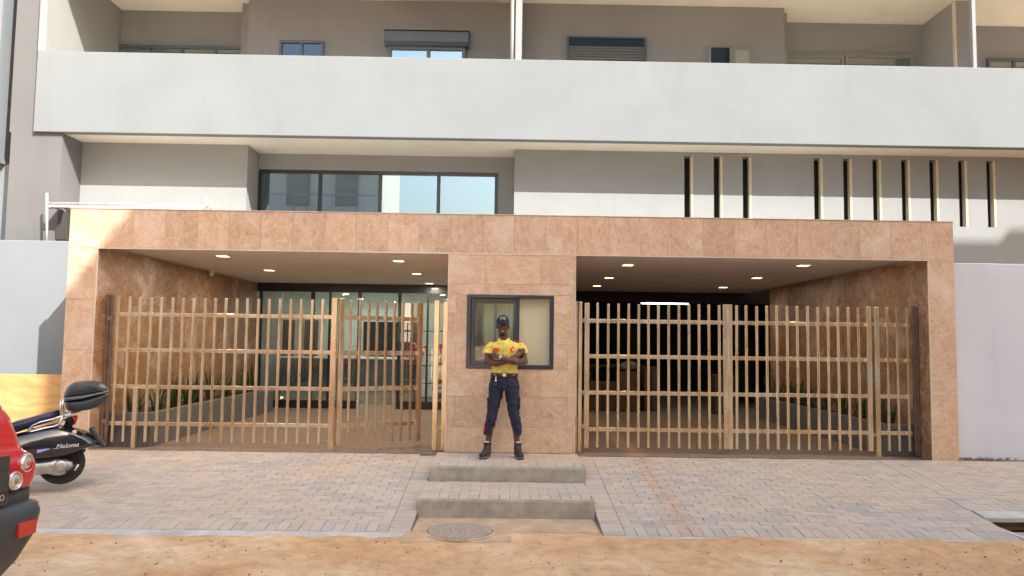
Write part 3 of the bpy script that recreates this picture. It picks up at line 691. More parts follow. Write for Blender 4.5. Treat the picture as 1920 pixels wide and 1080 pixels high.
# ------------------------------------------------------------------ planters with snake plants
M['leaf'] = None
def leafmat(name, c, edge):
    mt, t, p = nodes(name); v, oi = coords(t, True)
    a = noi(t, v, 14, 5, .6, 0, (.6, .6, 3)); col = ramp(t, a, [(.35, mul(c, .55)), (.55, c), (.72, edge)])
    t.links.new(col, p.inputs['Base Color']); p.inputs['Roughness'].default_value = .4; return mt
M['leaf'] = leafmat('snake_plant_leaf', (.055, .095, .03), (.24, .24, .07)); M['leafdark'] = leafmat('dark_leaf', (.05, .055, .03), (.10, .08, .045))
def leafmesh(h, w_, bend, twist, mat):
    mb = MB(); rings = []; n = 6
    for i in range(n+1):
        t = i/n; ww = w_*(.5+.8*t if t < .45 else max(.04, (1-t)**.65*1.18)); x = bend*t*t; z = h*(t-.1*t*t*abs(bend)*4); a = twist*t
        cx_, sx_ = math.cos(a), math.sin(a)
        rings.append([(x-ww*cx_/2, -ww*sx_/2, z), (x+.2*ww*-sx_, .2*ww*cx_, z), (x+ww*cx_/2, ww*sx_/2, z), (x+.25*ww*-sx_, .25*ww*cx_+.004, z)])
    mb.loft(rings); return mesh_of(mb, 'leaf', mat)
LM = [leafmesh(random.uniform(.28, .5), random.uniform(.035, .06), random.uniform(.02, .24), random.uniform(-1.2, 1.2), M['leaf'] if i % 4 else M['leafdark']) for i in range(12)]
def snake_plant(x, y, z, s, nl, label):
    r = thing('snake_plant', label, 'plant', (x, y, z), 'snake plants in the planters')
    for i in range(nl):
        a = random.uniform(0, 6.28); d = random.uniform(0, .07)
        o = inst('leaf', random.choice(LM), (x+d*math.cos(a), y+d*math.sin(a)*.8, z), r, (random.uniform(-.2, .2), random.uniform(-.15, .15), a))
        k = s*random.uniform(.65, 1.15); o.scale = (k, k, k)
def planter(name, label, x0, x1, y0, y1, h, wall_left):
    t = thing(name, label, 'planter', ((x0+x1)/2, y0, 0)); th = .07
    box('front_wall', M['planter'], t, x0, x1, y0, y0+th, -.03, h, bevel=.006); box('back_wall', M['planter'], t, x0, x1, y1-th, y1, -.03, h)
    box('long_wall', M['planter'], t, *((x1-th, x1) if wall_left else (x0, x0+th)), y0+th, y1-th, -.03, h-.001, bevel=.006)
    box('soil', M['soil'], t, x0+(0 if wall_left else th), x1-(th if wall_left else 0), y0+th, y1-th, -.03, h-.04)
planter('planter', 'long grey planter along the left foyer wall, holding snake plants', -5.085, -4.49, 9.97, 15.2, .40, True)
planter('planter', 'long grey planter along the right wall of the drive, holding snake plants', 4.93, 5.36, 9.97, 15.0, .38, False)
ordl = ['nearest the gate', 'second from the gate', 'third from the gate', 'fourth from the gate', 'fifth from the gate', 'sixth from the gate', 'seventh from the gate', 'eighth from the gate', 'ninth from the gate', 'farthest from the gate']
for i in range(10):
    f = i/9; snake_plant(-4.78+random.uniform(-.08, .08), 10.15+f*4.8, .35, .85+.25*f+.1*random.random(), 20 if i < 7 else 12, 'snake plant in the left planter, ' + ordl[i])
    snake_plant(5.16+random.uniform(-.06, .06), 10.15+f*4.6, .33, .80+.3*random.random(), 19 if i < 7 else 12, 'snake plant in the right planter, ' + ordl[i])

# ------------------------------------------------------------------ gates
GY = 9.87; ZR = (1.655, 1.2, .735, .27)
class Lean(MB):          # a bar that is a few millimetres out of plumb, as welded
    def __init__(s, x, k): MB.__init__(s); s.k = k
    def build(s, *a, **k): s.v = [(v[0]+s.k*v[2], v[1], v[2]) for v in s.v]; return MB.build(s, *a, **k)
def bar(p, x, z0=.045, z1=1.88, w_=.031, name='bar', mat='gold', y=0):
    tz = z1+random.uniform(-.006, .006); lean = random.gauss(0, .0022) if name == 'bar' else 0
    return Lean(x, lean).box(x-w_/2, x+w_/2, GY-.015+y-(w_-.031)/2, GY+.015+y+(w_-.031)/2, z0, tz).build(name, M[mat], p, bevel=.004)
M['hinge'] = plain('scratched_hinge_steel', (.42, .34, .26), .35, .3, 25, .2, metal=.7)
def rails(p, x0, x1):
    for z in ZR: MB().box(x0, x1, GY+.0155, GY+.045, z-.025, z+.025).build('rail', M['gold'], p, bevel=.004)
def hinge(p, x, z): MB().box(x-.022, x+.022, GY-.028, GY-.0155, z-.024, z+.024).build('hinge', M['hinge'], p, bevel=.004)
t = thing('fixed_gate', 'wide fixed golden bar panel left of the open gate leaf', 'gate', (-3.6, GY, 0), 'golden steel entrance gates')
rails(t, -5.0, -2.2)
for x in (-5.055, -5.005): bar(t, x, -.02, 1.9, .04, 'wall_post', 'darkpost')
for i in range(20): bar(t, -4.925+.1372*i)
bar(t, -2.165, -.03, 1.9, .07, 'post', y=.0); bar(t, -4.64, -.03, .73, .05, 'drop_bolt', y=-.034)
for z in (1.6, .3): hinge(t, -5.03, z)
t = thing('gate_leaf', 'small golden gate leaf standing ajar before the glass doors', 'gate', (-2.08, GY, 0), 'golden steel entrance gates')
bar(t, -2.075, .03, 1.9, .06, 'stile'); bar(t, -.985, .03, 1.88, .06, 'stile')
for z in ZR: MB().box(-2.045, -1.015, GY+.0155, GY+.045, z-.028, z+.028).build('rail', M['gold'], t)
for i in range(8): bar(t, -1.955+.1215*i)
for z in (1.62, .31): hinge(t, -2.10, z)
t.matrix_basis = Matrix.Translation((-2.08, GY, 0)) @ Matrix.Rotation(math.radians(29.5), 4, 'Z')
t = thing('gate_post_pair', 'pair of mottled gate posts against the booth, left side', 'gate post', (-.8, GY, 0))
bar(t, -.855, -.02, 1.88, .062, 'post'); bar(t, -.745, -.02, 1.88, .055, 'post')
for z in ZR: MB().box(-.823, -.773, GY-.014, GY+.014, z-.02, z+.02).build('bridge', M['hinge'], t)
t = thing('gate_leaf', 'closed golden gate leaf next to the booth, left half of the double gate', 'gate', (2, GY, 0), 'golden steel entrance gates')
bar(t, 1.075, .04, 1.88, .062, 'stile'); rails(t, 1.106, 2.83); bar(t, 2.858, .045, 1.885, .055, 'stile')
for i in range(13): bar(t, 1.216+.1305*i)
for z in (1.655, .735, .31): hinge(t, 1.03, z)
t = thing('gate_leaf', 'closed golden gate leaf on the right half of the double gate', 'gate', (3.8, GY, 0), 'golden steel entrance gates')
bar(t, 2.917, .045, 1.885, .055, 'stile'); rails(t, 2.945, 4.685); bar(t, 4.712, .04, 1.885, .06, 'stile')
for i in range(13): bar(t, 3.0+.1320*i)
for z in (1.66, .25): hinge(t, 4.765, z)
t = thing('fixed_gate', 'narrow fixed golden bar panel beside the right pillar', 'gate', (5.1, GY, 0), 'golden steel entrance gates')
bar(t, 4.812, -.035, 1.885, .06, 'post'); rails(t, 4.842, 5.27)
for i in range(3): bar(t, 4.955+.131*i)
for x in (5.30, 5.338): bar(t, x, -.02, 1.9, .034, 'wall_post', 'darkpost')
t = thing('gate_post', 'golden gate post fixed to the booth corner, right side', 'gate post', (.96, GY, 0))
bar(t, .925, -.02, 1.9, .055, 'post'); bar(t, .99, -.02, 1.9, .045, 'post')

# ------------------------------------------------------------------ boundary walls and street pieces
t = thing('boundary_wall', 'smooth white boundary wall left of the portal behind the scooter', 'wall', (-8, 10.9, 0)); box('wall', M['lowwall'], t, -14, PL+.02, 10.9, 11.1, -.3, 2.715, bevel=.01)
t = thing('boundary_wall', 'rough white rendered boundary wall right of the portal', 'wall', (8, 9.75, 0))
mb = MB(); nxx = 60
rings = []
for i in range(nxx+1):
    x = PR+.006+(6.5)*i/nxx; j = noise.noise(Vector((x*3, 0, 3)))*.006
    rings.append([(x, 9.75+j, -.3), (x, 9.75+j, 2.452+j), (x, 9.77, 2.462+j), (x, 9.95, 2.462), (x, 9.95, -.3)])
mb.loft(rings); mb.build('wall', M['lilac'], t)
rub = MB()
for i in range(90):
    x = random.choice((random.gauss(6.05, .15), random.uniform(5.75, 8))); y = 9.74-abs(random.gauss(0, .03)); r = random.uniform(.006, .022)
    rub.ell((x, y, rz(y)+r*.3), (r*random.uniform(.7, 1.5), r, r*.7), 6, 4)
tag(rub.build('rubble', plain('mortar_rubble', (.28, .25, .22), .9, .4, 40)), kind='stuff')
def boardmat():
    mt, tt, p = nodes('varnished_plywood'); v, oi = coords(tt, False)
    a = noi(tt, v, 1.6, 4, .5, 2.5, (.6, 1, 1.6)); wv = tt.nodes.new('ShaderNodeTexWave'); wv.wave_type = 'RINGS'; wv.inputs['Scale'].default_value = 1.4; wv.inputs['Distortion'].default_value = 14; wv.inputs['Detail'].default_value = 3; wv.inputs['Detail Scale'].default_value = .7
    mp = tt.nodes.new('ShaderNodeMapping'); mp.inputs['Location'].default_value = (5.9, -9.7, -.75); mp.inputs['Scale'].default_value = (.7, 1, 2.0)
    tt.links.new(v, mp.inputs[0]); tt.links.new(mp.outputs[0], wv.inputs['Vector'])
    col = ramp(tt, a, [(.3, (.46, .22, .08)), (.55, (.58, .33, .13)), (.75, (.66, .44, .22))])
    col = mix(tt, col, ramp(tt, wv.outputs['Fac'], [(.1, (.52, .24, .07)), (.6, (.76, .48, .2))]), .22)
    tt.links.new(col, p.inputs['Base Color']); p.inputs['Roughness'].default_value = .45; return mt
t = thing('plywood_board', 'orange varnished plywood board standing behind the scooter', 'board', (-7, 9.9, 0)); box('panel', boardmat(), t, -9.0, PL-.01, 9.86, 9.885, -.32, .875, bevel=.003)
box('foot', M['concrete'], t, -8.9, -8.7, 9.886, 9.95, -.35, .5)
# pipe rack on the portal roof
t = thing('pipe_rack', 'galvanised pipe rack standing on the portal roof at the left', 'rack', (-5.4, 11.2, 2.97)); Yp = 11.3
def tp(x, y, Y=11.3): return at(x, y, Y)
q = MB(); q.tube([tp(88, 470), tp(88, 362)], .017, 10); q.build('post', M['galv'], t, True)
q = MB(); q.tube([tp(86, 381), tp(250, 383), tp(390, 387)], .016, 10); q.build('top_pipe', M['galv'], t, True)
c0, c1 = tp(92, 386), tp(384, 392)
q = MB(); q.add([(c0.x, 11.28, c0.z+.01), (c1.x, 11.28, c1.z+.01), (c1.x, 11.28, c1.z-.012), (c0.x, 11.28, c0.z-.02), (c0.x, 11.75, c0.z+.01), (c1.x, 11.75, c1.z+.01), (c1.x, 11.75, c1.z-.012), (c0.x, 11.75, c0.z-.02)], [(0, 1, 2, 3), (4, 7, 6, 5), (0, 4, 5, 1), (1, 5, 6, 2), (2, 6, 7, 3), (3, 7, 4, 0)]); q.build('tray', M['galv'], t)
for x in (387, 414): q = MB(); q.tube([tp(x, 400), tp(x, 368 if x < 400 else 380)], .007, 8); q.build('short_rod', M['galv'], t, True)
q = MB(); q.tube([tp(94, 391), tp(102, 387), tp(118, 392), tp(127, 402)], .012, 8); q.build('curved_brace', M['darkpost'], t, True)
q = MB(); q.tube([tp(370, 399), tp(384, 389), tp(388, 394), tp(396, 390), tp(410, 399)], .012, 8); q.tube([tp(378, 399), tp(391, 391)], .02, 8); q.build('loose_offcuts', M['galv'], t, True)
nn = [at(x, y, 11.32) for x, y in ((107, 452), (107, 434), (120, 418), (123, 400), (129, 396), (129, 452))]
t2 = thing('dark_netting', 'dark shade netting bundled behind the portal corner', 'netting', (nn[0].x, 11.3, 2.7)); q = MB(); q.plate([(p.x, p.z) for p in nn], 11.25, 11.42, .06); q.build('net', plain('dark_net', (.05, .045, .04), .9, .4, 40, .8), t2)

# ------------------------------------------------------------------ buildings across the street (they shade the entrance)
O = thing('opposite_building', 'tall apartment block across the street whose shadow covers the entrance', 'building', (16, -5, 0))
box('tower', M['taupe'], O, 8.9, 26, -7.67, -4, -.4, 21.6); box('rooftop_parapet', M['taupe'], O, 21.6, 26, -4.3, -4.0, 21.6, 21.8)
O2 = thing('opposite_building', 'unseen lower block added across the street to shade the ground', 'building', (4, -5, 0)); box('walls', M['white'], O2, .4, 8.895, -7.6, -4.02, -.4, 15.9)  # lower block is out of view, added to keep sun off the ground
M['cream2'] = plaster('pale_cream_render', (.80, .78, .68))
O3 = thing('opposite_house', 'pale two storey house across the street reflected in the glass', 'building', (-10, -6, 0)); box('walls', M['cream2'], O3, -20, -5.2, -12, -6, -.4, 9.6)
M['rail2'] = plain('pale_railing', (.5, .5, .46), .5)
M['housewin'] = plain('shaded_window', (.42, .42, .36), .4, .1, 3, 0)
for z in (3.0, 6.0, 9.3):
    box('floor_band', M['white'], O3, -20.1, -5.1, -5.99, -5.2, z, z+.22)
for zf in (3.22, 6.22):
    for i in range(14): box('baluster', M['rail2'], O3, -12+i*.5, -11.975+i*.5, -5.25, -5.22, zf, zf+.95)
    box('handrail', M['rail2'], O3, -12.05, -5.15, -5.27, -5.2, zf+.951, zf+1.0)
for i in range(7):
    for z0 in (.6, 3.9, 6.9): box('window', M['housewin'], O3, -19+i*2, -18.1+i*2, -5.995, -5.9, z0, z0+1.6)
q = MB(); q.add([(-9.5, -5.15, 3.2), (-6.0, -5.15, 6.2), (-6.0, -5.15, 6.5), (-9.5, -5.15, 3.5), (-9.5, -5.6, 3.2), (-6.0, -5.6, 6.2), (-6.0, -5.6, 6.5), (-9.5, -5.6, 3.5)], [(0, 1, 2, 3), (7, 6, 5, 4), (0, 4, 5, 1), (1, 5, 6, 2), (2, 6, 7, 3), (3, 7, 4, 0)]); q.build('outside_stair', M['white'], O3)

# ------------------------------------------------------------------ the guard
def remesh(o, vox, smooth=3, sub=False, disp=None):
    r = o.modifiers.new('skin', 'REMESH'); r.mode = 'VOXEL'; r.voxel_size = vox; r.use_smooth_shade = True
    if smooth: q = o.modifiers.new('soften', 'SMOOTH'); q.factor = .5; q.iterations = smooth
    if disp:
        tx = bpy.data.textures.new('folds', 'CLOUDS'); tx.noise_scale = disp[1]; tx.noise_depth = 2
        d = o.modifiers.new('folds', 'DISPLACE'); d.texture = tx; d.strength = disp[0]; d.mid_level = .5; d.texture_coords = 'LOCAL'
    return o
PX, PY = .02, 9.24
person = thing('person', 'security guard in yellow shirt and navy trousers standing with folded arms below the booth window', 'person', (PX, PY, 0))
def V(x, y, z): return (PX+x, PY+y, z)
def skinmat():
    mt, t, p = nodes('dark_skin'); v, oi = coords(t, False)
    col = ramp(t, noi(t, v, 18, 5), [(.3, (.085, .036, .023)), (.7, (.135, .060, .040))]); t.links.new(col, p.inputs['Base Color'])
    p.inputs['Roughness'].default_value = .42; p.inputs['Subsurface Weight'].default_value = .05; p.inputs['Subsurface Radius'].default_value = (.01, .004, .002); return mt
M['skin'] = skinmat()
def cloth(name, c, rough=.85, var=.15): return plain(name, c, rough, var, 14, .25, 260)
M['shirt'] = cloth('yellow_cotton', (.74, .58, .13)); M['trouser'] = cloth('navy_twill', (.016, .019, .045)); M['redcloth'] = cloth('orange_red_cloth', (.85, .055, .02))
M['boot'] = plain('worn_black_leather', (.03, .025, .022), .6, .3, 30, .3); M['sole'] = plain('dusty_rubber', (.10, .085, .07), .8, .3, 40, .3)
M['navycap'] = cloth('navy_cap', (.014, .026, .07)); M['silver'] = plain('silver_metal', (.7, .7, .68), .25, .05, 4, 0, metal=.9)
body = MB()
HX = -.026
body.ell(V(HX, -.012, 1.592), (.071, .088, .088), 20, 14); body.ell(V(HX, -.045, 1.515), (.053, .056, .072), 18, 12); body.ell(V(HX, -.068, 1.468), (.03, .028, .022), 12, 8)
body.caps(V(HX, -.098, 1.575), V(HX, -.116, 1.535), .010, .015); body.ell(V(HX-.013, -.104, 1.533), (.010, .011, .008), 8, 6); body.ell(V(HX+.013, -.104, 1.533), (.010, .011, .008), 8, 6)
body.caps(V(HX-.045, -.082, 1.592), V(HX+.045, -.082, 1.592), .013, .013)
for sx in (-1, 1):
    body.ell(V(HX+sx*.074, -.0, 1.548), (.011, .022, .032), 8, 8); body.ell(V(HX+sx*.038, -.078, 1.528), (.021, .02, .022), 10, 8)
body.ell(V(HX, -.097, 1.502), (.024, .010, .007), 10, 6); body.ell(V(HX, -.094, 1.488), (.022, .012, .008), 10, 6)
body.caps(V(-.005, .01, 1.35), V(HX, -.008, 1.50), .062, .056)
def torso_rings(k=0.0):
    out = []
    for z, rx, ry, ox in ((.92, .150, .105, 0), (.985, .148, .105, 0), (1.05, .150, .108, 0), (1.15, .160, .112, .003), (1.24, .176, .118, .008), (1.30, .186, .112, .010), (1.335, .172, .098, .010), (1.362, .125, .08, .006), (1.385, .07, .066, 0)):
        out.append([V(ox+(rx+k)*math.copysign(abs(math.cos(a))**.85, math.cos(a)), (ry+k)*math.copysign(abs(math.sin(a))**.9, math.sin(a)), z) for a in [2*math.pi*i/28 for i in range(28)]])
    return out
body.loft(torso_rings(-.012)); body.ell(V(0, 0, .90), (.15, .10, .10))
for hip, knee, ank in (((-.085, 0, .87), (-.136, -.015, .50), (-.186, .01, .13)), ((.085, 0, .87), (.126, -.015, .50), (.170, .01, .13))):
    body.caps(V(*hip), V(*knee), .075, .05); body.caps(V(*knee), V(*ank), .048, .033); body.caps(V(ank[0], ank[1], .13), V(ank[0]*1.1, ank[1]-.09, .05), .036, .028)
# viewer-left arm lies beneath, its hand comes to rest on the other upper arm
SL_, EL_, SR_, ER_ = (-.178, 0, 1.315), (-.205, -.035, 1.128), (.198, 0, 1.315), (.236, -.038, 1.135)
body.caps(V(*SL_), V(*EL_), .050, .043); body.caps(V(*SR_), V(*ER_), .050, .043)
body.caps(V(*EL_), V(-.09, -.135, 1.118), .043, .043); body.caps(V(-.09, -.135, 1.118), V(.06, -.158, 1.155), .043, .033); body.caps(V(.06, -.158, 1.155), V(.142, -.145, 1.205), .033, .026)
body.caps(V(*ER_), V(.12, -.185, 1.140), .043, .041); body.caps(V(.12, -.185, 1.140), V(.0, -.212, 1.168), .041, .032); body.caps(V(.0, -.212, 1.168), V(-.082, -.190, 1.196), .031, .025)
# hand over the right upper arm: palm, four fingers, thumb
body.caps(V(.150, -.138, 1.212), V(.178, -.118, 1.240), .030, .028, fy=.6)
for i, (l, dz) in enumerate(((.9, .020), (1.0, .004), (.96, -.013), (.8, -.029))):
    a = Vector(V(.176+.004*i, -.118, 1.252+dz-.004)); b = a+Vector((.030*l, .004, .020*l)); c_ = b+Vector((.022*l, .020*l, .006)); d_ = c_+Vector((.010*l, .020*l, -.002))
    body.caps(a, b, .0098, .0092); body.caps(b, c_, .0092, .0086); body.caps(c_, d_, .0086, .0075)
body.caps(V(.150, -.140, 1.235), V(.160, -.140, 1.268), .012, .0105); body.caps(V(.160, -.140, 1.268), V(.176, -.134, 1.288), .0105, .0085)
# other hand tucked inside the left upper arm
body.caps(V(-.095, -.185, 1.200), V(-.135, -.150, 1.208), .028, .028, fy=.7)
for i, l in enumerate((.9, 1.0, .95, .8)):
    a = Vector(V(-.140, -.146, 1.228-.018*i)); b = a+Vector((-.016*l, .034*l, .003)); c_ = b+Vector((-.004, .028*l, 0)); body.caps(a, b, .0098, .009); body.caps(b, c_, .009, .0075)
body.caps(V(-.105, -.186, 1.220), V(-.122, -.176, 1.250), .012, .0105); body.caps(V(-.122, -.176, 1.250), V(-.138, -.158, 1.268), .0105, .0085)
remesh(body.build('body', M['skin'], person), .0052, 3)
# shirt
sh = MB(); sh.loft([r for r in torso_rings(.006)][1:])
for (S_, E_, sx) in ((SL_, EL_, -1), (SR_, ER_, 1)):
    a, b = Vector(V(*S_)), Vector(V(*E_)); e = a.lerp(b, .52)
    sh.ell(a+Vector((-sx*.012, 0, -.002)), (.060, .068, .056)); d = (b-a).normalized(); x = Vector((0, 1, 0)).cross(d).normalized(); y = d.cross(x); rg = []
    for t_, r_ in ((-.06, .058), (.2, .063), (.55, .067), (1, .073)):
        c_ = a.lerp(e, t_); rg.append([c_+x*(math.cos(2*math.pi*k/20)*r_)+y*(math.sin(2*math.pi*k/20)*r_) for k in range(20)])
    sh.loft(rg)
shirt = remesh(sh.build('shirt', M['shirt'], person), .006, 2, disp=(.022, .045))
def surf(x, z, k=.012):     # front surface of the shirt
    rs = torso_rings(0); zs = [r[0][2] for r in rs]; par = ((.150, .105, 0), (.148, .105, 0), (.150, .108, 0), (.160, .112, .003), (.176, .118, .008), (.186, .112, .010), (.172, .098, .010), (.125, .08, .006), (.07, .066, 0))
    for i in range(len(zs)-1):
        if zs[i] <= z <= zs[i+1]:
            f = (z-zs[i])/(zs[i+1]-zs[i]); rx = par[i][0]*(1-f)+par[i+1][0]*f+k; ry = par[i][1]*(1-f)+par[i+1][1]*f+k; return -ry*math.sqrt(max(0, 1-(x/rx)**2))
    return -.07
def patch(name, mat, pts, parent, k=.013, th=.004):
    o_ = [V(x, surf(x, z, k), z) for x, z in pts]; i_ = [(p[0], p[1]+th, p[2]) for p in o_]; mb = MB(); mb.loft([i_, o_]); return mb.build(name, mat, parent)
for cx_, cz_ in ((-.100, 1.268), (.098, 1.272)):
    patch('pocket_flap', M['redcloth'], [(cx_-.036, cz_+.026), (cx_+.036, cz_+.026), (cx_+.036, cz_-.006), (cx_+.018, cz_-.020), (cx_, cz_-.028), (cx_-.018, cz_-.020), (cx_-.036, cz_-.006)], shirt, .018)
patch('badge', M['navycap'], [(.088, 1.312), (.112, 1.312), (.112, 1.304), (.088, 1.304)], shirt, .018)
for sx in (-1, 1):
    q = MB(); o_ = .01 if sx > 0 else 0
    q.loft([[V(o_+sx*t_, y_*.9+.0, z_) for t_, y_, z_ in ((a_, -.03, b_), (a_, .03, b_), (a_, .03, b_+.008), (a_, -.03, b_+.008))] for a_, b_ in ((.095, 1.382), (.135, 1.375), (.175, 1.363), (.205, 1.343))])
    q.build('epaulette', M['redcloth'], shirt, bevel=.003)
    q = MB(); q.ell(V(o_+sx*.222, -.018, 1.335), (.012, .022, .016), 10, 7); q.build('shoulder_tab', M['redcloth'], shirt, True)
    c_ = [(HX*.5+sx*.004, -.082, 1.352), (HX*.5+sx*.060, -.078, 1.350), (HX*.5+sx*.074, -.052, 1.388), (HX*.5+sx*.066, -.0, 1.412), (HX*.5+sx*.055, -.044, 1.412), (HX*.5+sx*.028, -.076, 1.385)]
    c_ = [(HX*.5+sx*.004, -.100, 1.362), (HX*.5+sx*.052, -.104, 1.340), (HX*.5+sx*.078, -.070, 1.375), (HX*.5+sx*.070, .0, 1.412), (HX*.5+sx*.058, -.030, 1.420), (HX*.5+sx*.034, -.070, 1.398)]
    q = MB(); q.loft([[V(*p) for p in c_], [V(p[0], p[1]+.008, p[2]-.003) for p in c_]]); q.build('collar', M['shirt'], shirt, bevel=.002)
q = MB(); q.loft([[V(x, surf(x, z, .0135), z) for x, z in ((-.014, z0), (.014, z0))]+[V(.014, surf(.014, z0, .010), z0), V(-.014, surf(-.014, z0, .010), z0)] for z0 in (1.22, 1.26, 1.30, 1.33, 1.35)]); q.build('placket', M['shirt'], shirt, bevel=.001)
# trousers
tr_ = MB()
def ering(cx, cy_, z, rx, ry, n=26): return [V(cx+rx*math.cos(2*math.pi*i/n), cy_+ry*math.sin(2*math.pi*i/n), z) for i in range(n)]
tr_.loft([ering(0, 0, .985, .153, .112), ering(0, 0, .94, .162, .118), ering(0, .004, .88, .176, .125), ering(0, .004, .82, .17, .12), ering(0, 0, .79, .14, .10)])
for sg, pts in ((-1, ((-.088, 0, .86, .092, .105), (-.100, -.002, .75, .086, .100), (-.122, -.008, .62, .072, .088), (-.138, -.015, .50, .064, .078), (-.154, -.005, .42, .061, .074), (-.172, .004, .33, .053, .062), (-.184, .008, .285, .047, .054), (-.187, .008, .262, .044, .05))),
                (1, ((.088, 0, .86, .092, .105), (.098, -.002, .75, .086, .100), (.112, -.008, .62, .072, .088), (.127, -.015, .50, .064, .078), (.142, -.005, .42, .061, .074), (.158, .004, .33, .053, .062), (.168, .008, .285, .047, .054), (.171, .008, .262, .044, .05)))):
    tr_.loft([ering(*p) for p in pts])
tz = remesh(tr_.build('trousers', M['trouser'], person), .0065, 2, disp=(.034, .045))
for pts, off in ((((-.170, 0, .86), (-.180, 0, .75), (-.190, -.005, .62), (-.202, -.012, .50), (-.217, -.004, .42), (-.228, .004, .33), (-.236, .008, .27)), 0),):
    q = MB(); q.tube([V(*p) for p in pts[4:]], .009, 8, flat=.7); q.build('side_stripe', M['redcloth'], tz, True)
for sx, cx_ in ((-1, -.185), (1, .181)):
    q = MB(); q.box(PX+cx_-.014, PX+cx_+.014, PY-.06, PY+.05, .57, .69); q.build('cargo_pocket', M['trouser'], tz, bevel=.006)
    q = MB(); q.box(PX+cx_-.018, PX+cx_+.018, PY-.064, PY+.054, .675, .70); q.build('pocket_flap', M['boot'] if sx > 0 else M['trouser'], tz, bevel=.004)
belt = MB(); belt.loft([ering(0, 0, .955, .158, .117, 36), ering(0, 0, .955, .166, .125, 36), ering(0, 0, .998, .163, .122, 36), ering(0, 0, .998, .155, .114, 36)]); bl = belt.build('belt', plain('brown_leather', (.05, .025, .015), .4, .2, 20), person, True)
q = MB(); q.box(PX-.022, PX+.022, PY-.132, PY-.124, .96, .993); q.build('buckle', M['silver'], bl, bevel=.002)
for x in (-.12, -.105, .105, .12): q = MB(); yy = -.125*math.sqrt(1-(x/.166)**2); q.ell(V(x, yy-.002, .977), (.004, .003, .006), 6, 4); q.build('stud', M['trim'], bl)
q = MB(); q.box(PX-.105, PX-.095, PY-.118, PY-.113, .92, .96); q.box(PX-.108, PX-.090, PY-.124, PY-.114, .90, .922); q.build('key_clip', M['silver'], bl); q = MB(); q.box(PX-.118, PX-.082, PY-.132, PY-.118, .845, .90); q.build('key_pouch', M['boot'], bl, bevel=.005)
for sx, (ax, tx) in ((-1, (-.188, -.245)), (1, (.172, .205))):
    bt = MB(); bt.loft([ering(ax, .012, .175, .046, .050), ering(ax, .012, .13, .044, .050), ering(ax, .012, .085, .046, .056)]); bt.caps(V(ax, .03, .055), V((ax*2+tx)/3, -.06, .058), .048, .044); bt.caps(V((ax*2+tx)/3, -.06, .055), V(tx, -.165, .045), .044, .038)
    bt.caps(V(ax, .01, .10), V((ax+tx)/2, -.09, .065), .046, .036)
    bo = remesh(bt.build('boot', M['boot'], person), .006, 3, disp=(.006, .03))
    so_ = MB(); dx = tx-ax; rg = []
    for z, k in ((.001, .95), (.012, 1.05), (.026, 1.04), (.030, .98)):
        rg.append([V(ax+dx*t_+w_*k*.9, .072-.285*t_ + (0), z) for t_, w_ in ((-.0, -.028), (.0, .028), (.12, .044), (.35, .040), (.6, .044), (.85, .050), (1.0, .038), (1.06, .015), (1.06, -.015), (1.0, -.038), (.85, -.048), (.6, -.040), (.35, -.036), (.12, -.042))])
    so_.loft(rg); so_.build('sole', M['sole'], bo, True)
    sk = MB(); sk.loft([ering(ax, .012, .168, .040, .043), ering(ax, .012, .186, .041, .044), ering(ax, .012, .188, .036, .038)]); sk.build('sock', M['galv'], bo, True)
# cap
cp_ = MB(); rg = []
for th in (0, .25, .5, .75, 1.0, 1.25, 1.48): rg.append([V(HX+.080*math.cos(th)*math.cos(a), -.014+.098*math.cos(th)*math.sin(a), 1.598+.094*math.sin(th)) for a in [2*math.pi*i/28 for i in range(28)]])
cp_.loft(rg); capo = cp_.build('cap', M['navycap'], person, True)
vs = MB(); up_, dn_ = [], []
for i in range(15):
    a = math.pi*(1+i/14); up_.append(V(HX+.075*math.cos(a), -.03+.075*math.sin(a)*(.8)-.0, 1.606)); dn_.append(V(HX+.070*math.cos(a)*1.0, -.05+.115*math.sin(a), 1.592-.016*abs(math.cos(a))))
vs.loft([up_, dn_, [(p[0], p[1]+.002, p[2]-.005) for p in dn_], [(p[0], p[1]+.004, p[2]-.006) for p in up_]], cap=False, closed=False); vs.build('visor', M['navycap'], capo, True)
em = plain('yellow_thread', (.75, .68, .22), .7)
for pts in (((-.030, 1.640), (-.030, 1.662), (-.022, 1.662), (-.020, 1.650)), ((-.012, 1.640), (-.007, 1.664), (-.001, 1.640)), ((.006, 1.664), (.006, 1.640), (.013, 1.652), (.020, 1.640), (.020, 1.664)), ((-.034, 1.633), (.024, 1.633))):
    q = MB(); q.tube([V(HX+x+.005, -.014-.098*math.sqrt(max(0, 1-(x/.08)**2-((z-1.598)/.094)**2))-.002, z) for x, z in pts], .0032, 5); q.build('emblem_stitching', em, capo, True)
# face details
wh = plain('eye_white', (.6, .55, .48), .3, 0, 1, 0); bk = plain('iris', (.01, .006, .004), .2, 0, 1, 0)
for sx in (-1, 1):
    q = MB(); q.ell(V(HX+sx*.027, -.0865, 1.560), (.0115, .007, .0055), 10, 6); e_ = q.build('eye', wh, person, True)
    q = MB(); q.ell(V(HX+sx*.027, -.0925, 1.560), (.005, .002, .005), 8, 5); q.build('iris', bk, e_, True)
    q = MB(); q.caps(V(HX+sx*.013, -.0975, 1.580), V(HX+sx*.042, -.090, 1.582), .0035, .0025, 6); q.build('eyebrow', bk, person, True)
q = MB(); q.ell(V(HX, -.1045, 1.4955), (.016, .004, .0038), 10, 5); q.build('teeth', plain('teeth', (.7, .66, .6), .3, 0, 1, 0), person, True)
bd = MB(); bd.ell(V(HX, -.052, 1.458), (.036, .050, .026), 16, 9); bd.build('beard', plain('short_beard', (.012, .009, .008), .9, .3, 60, .6, 300), person, True)
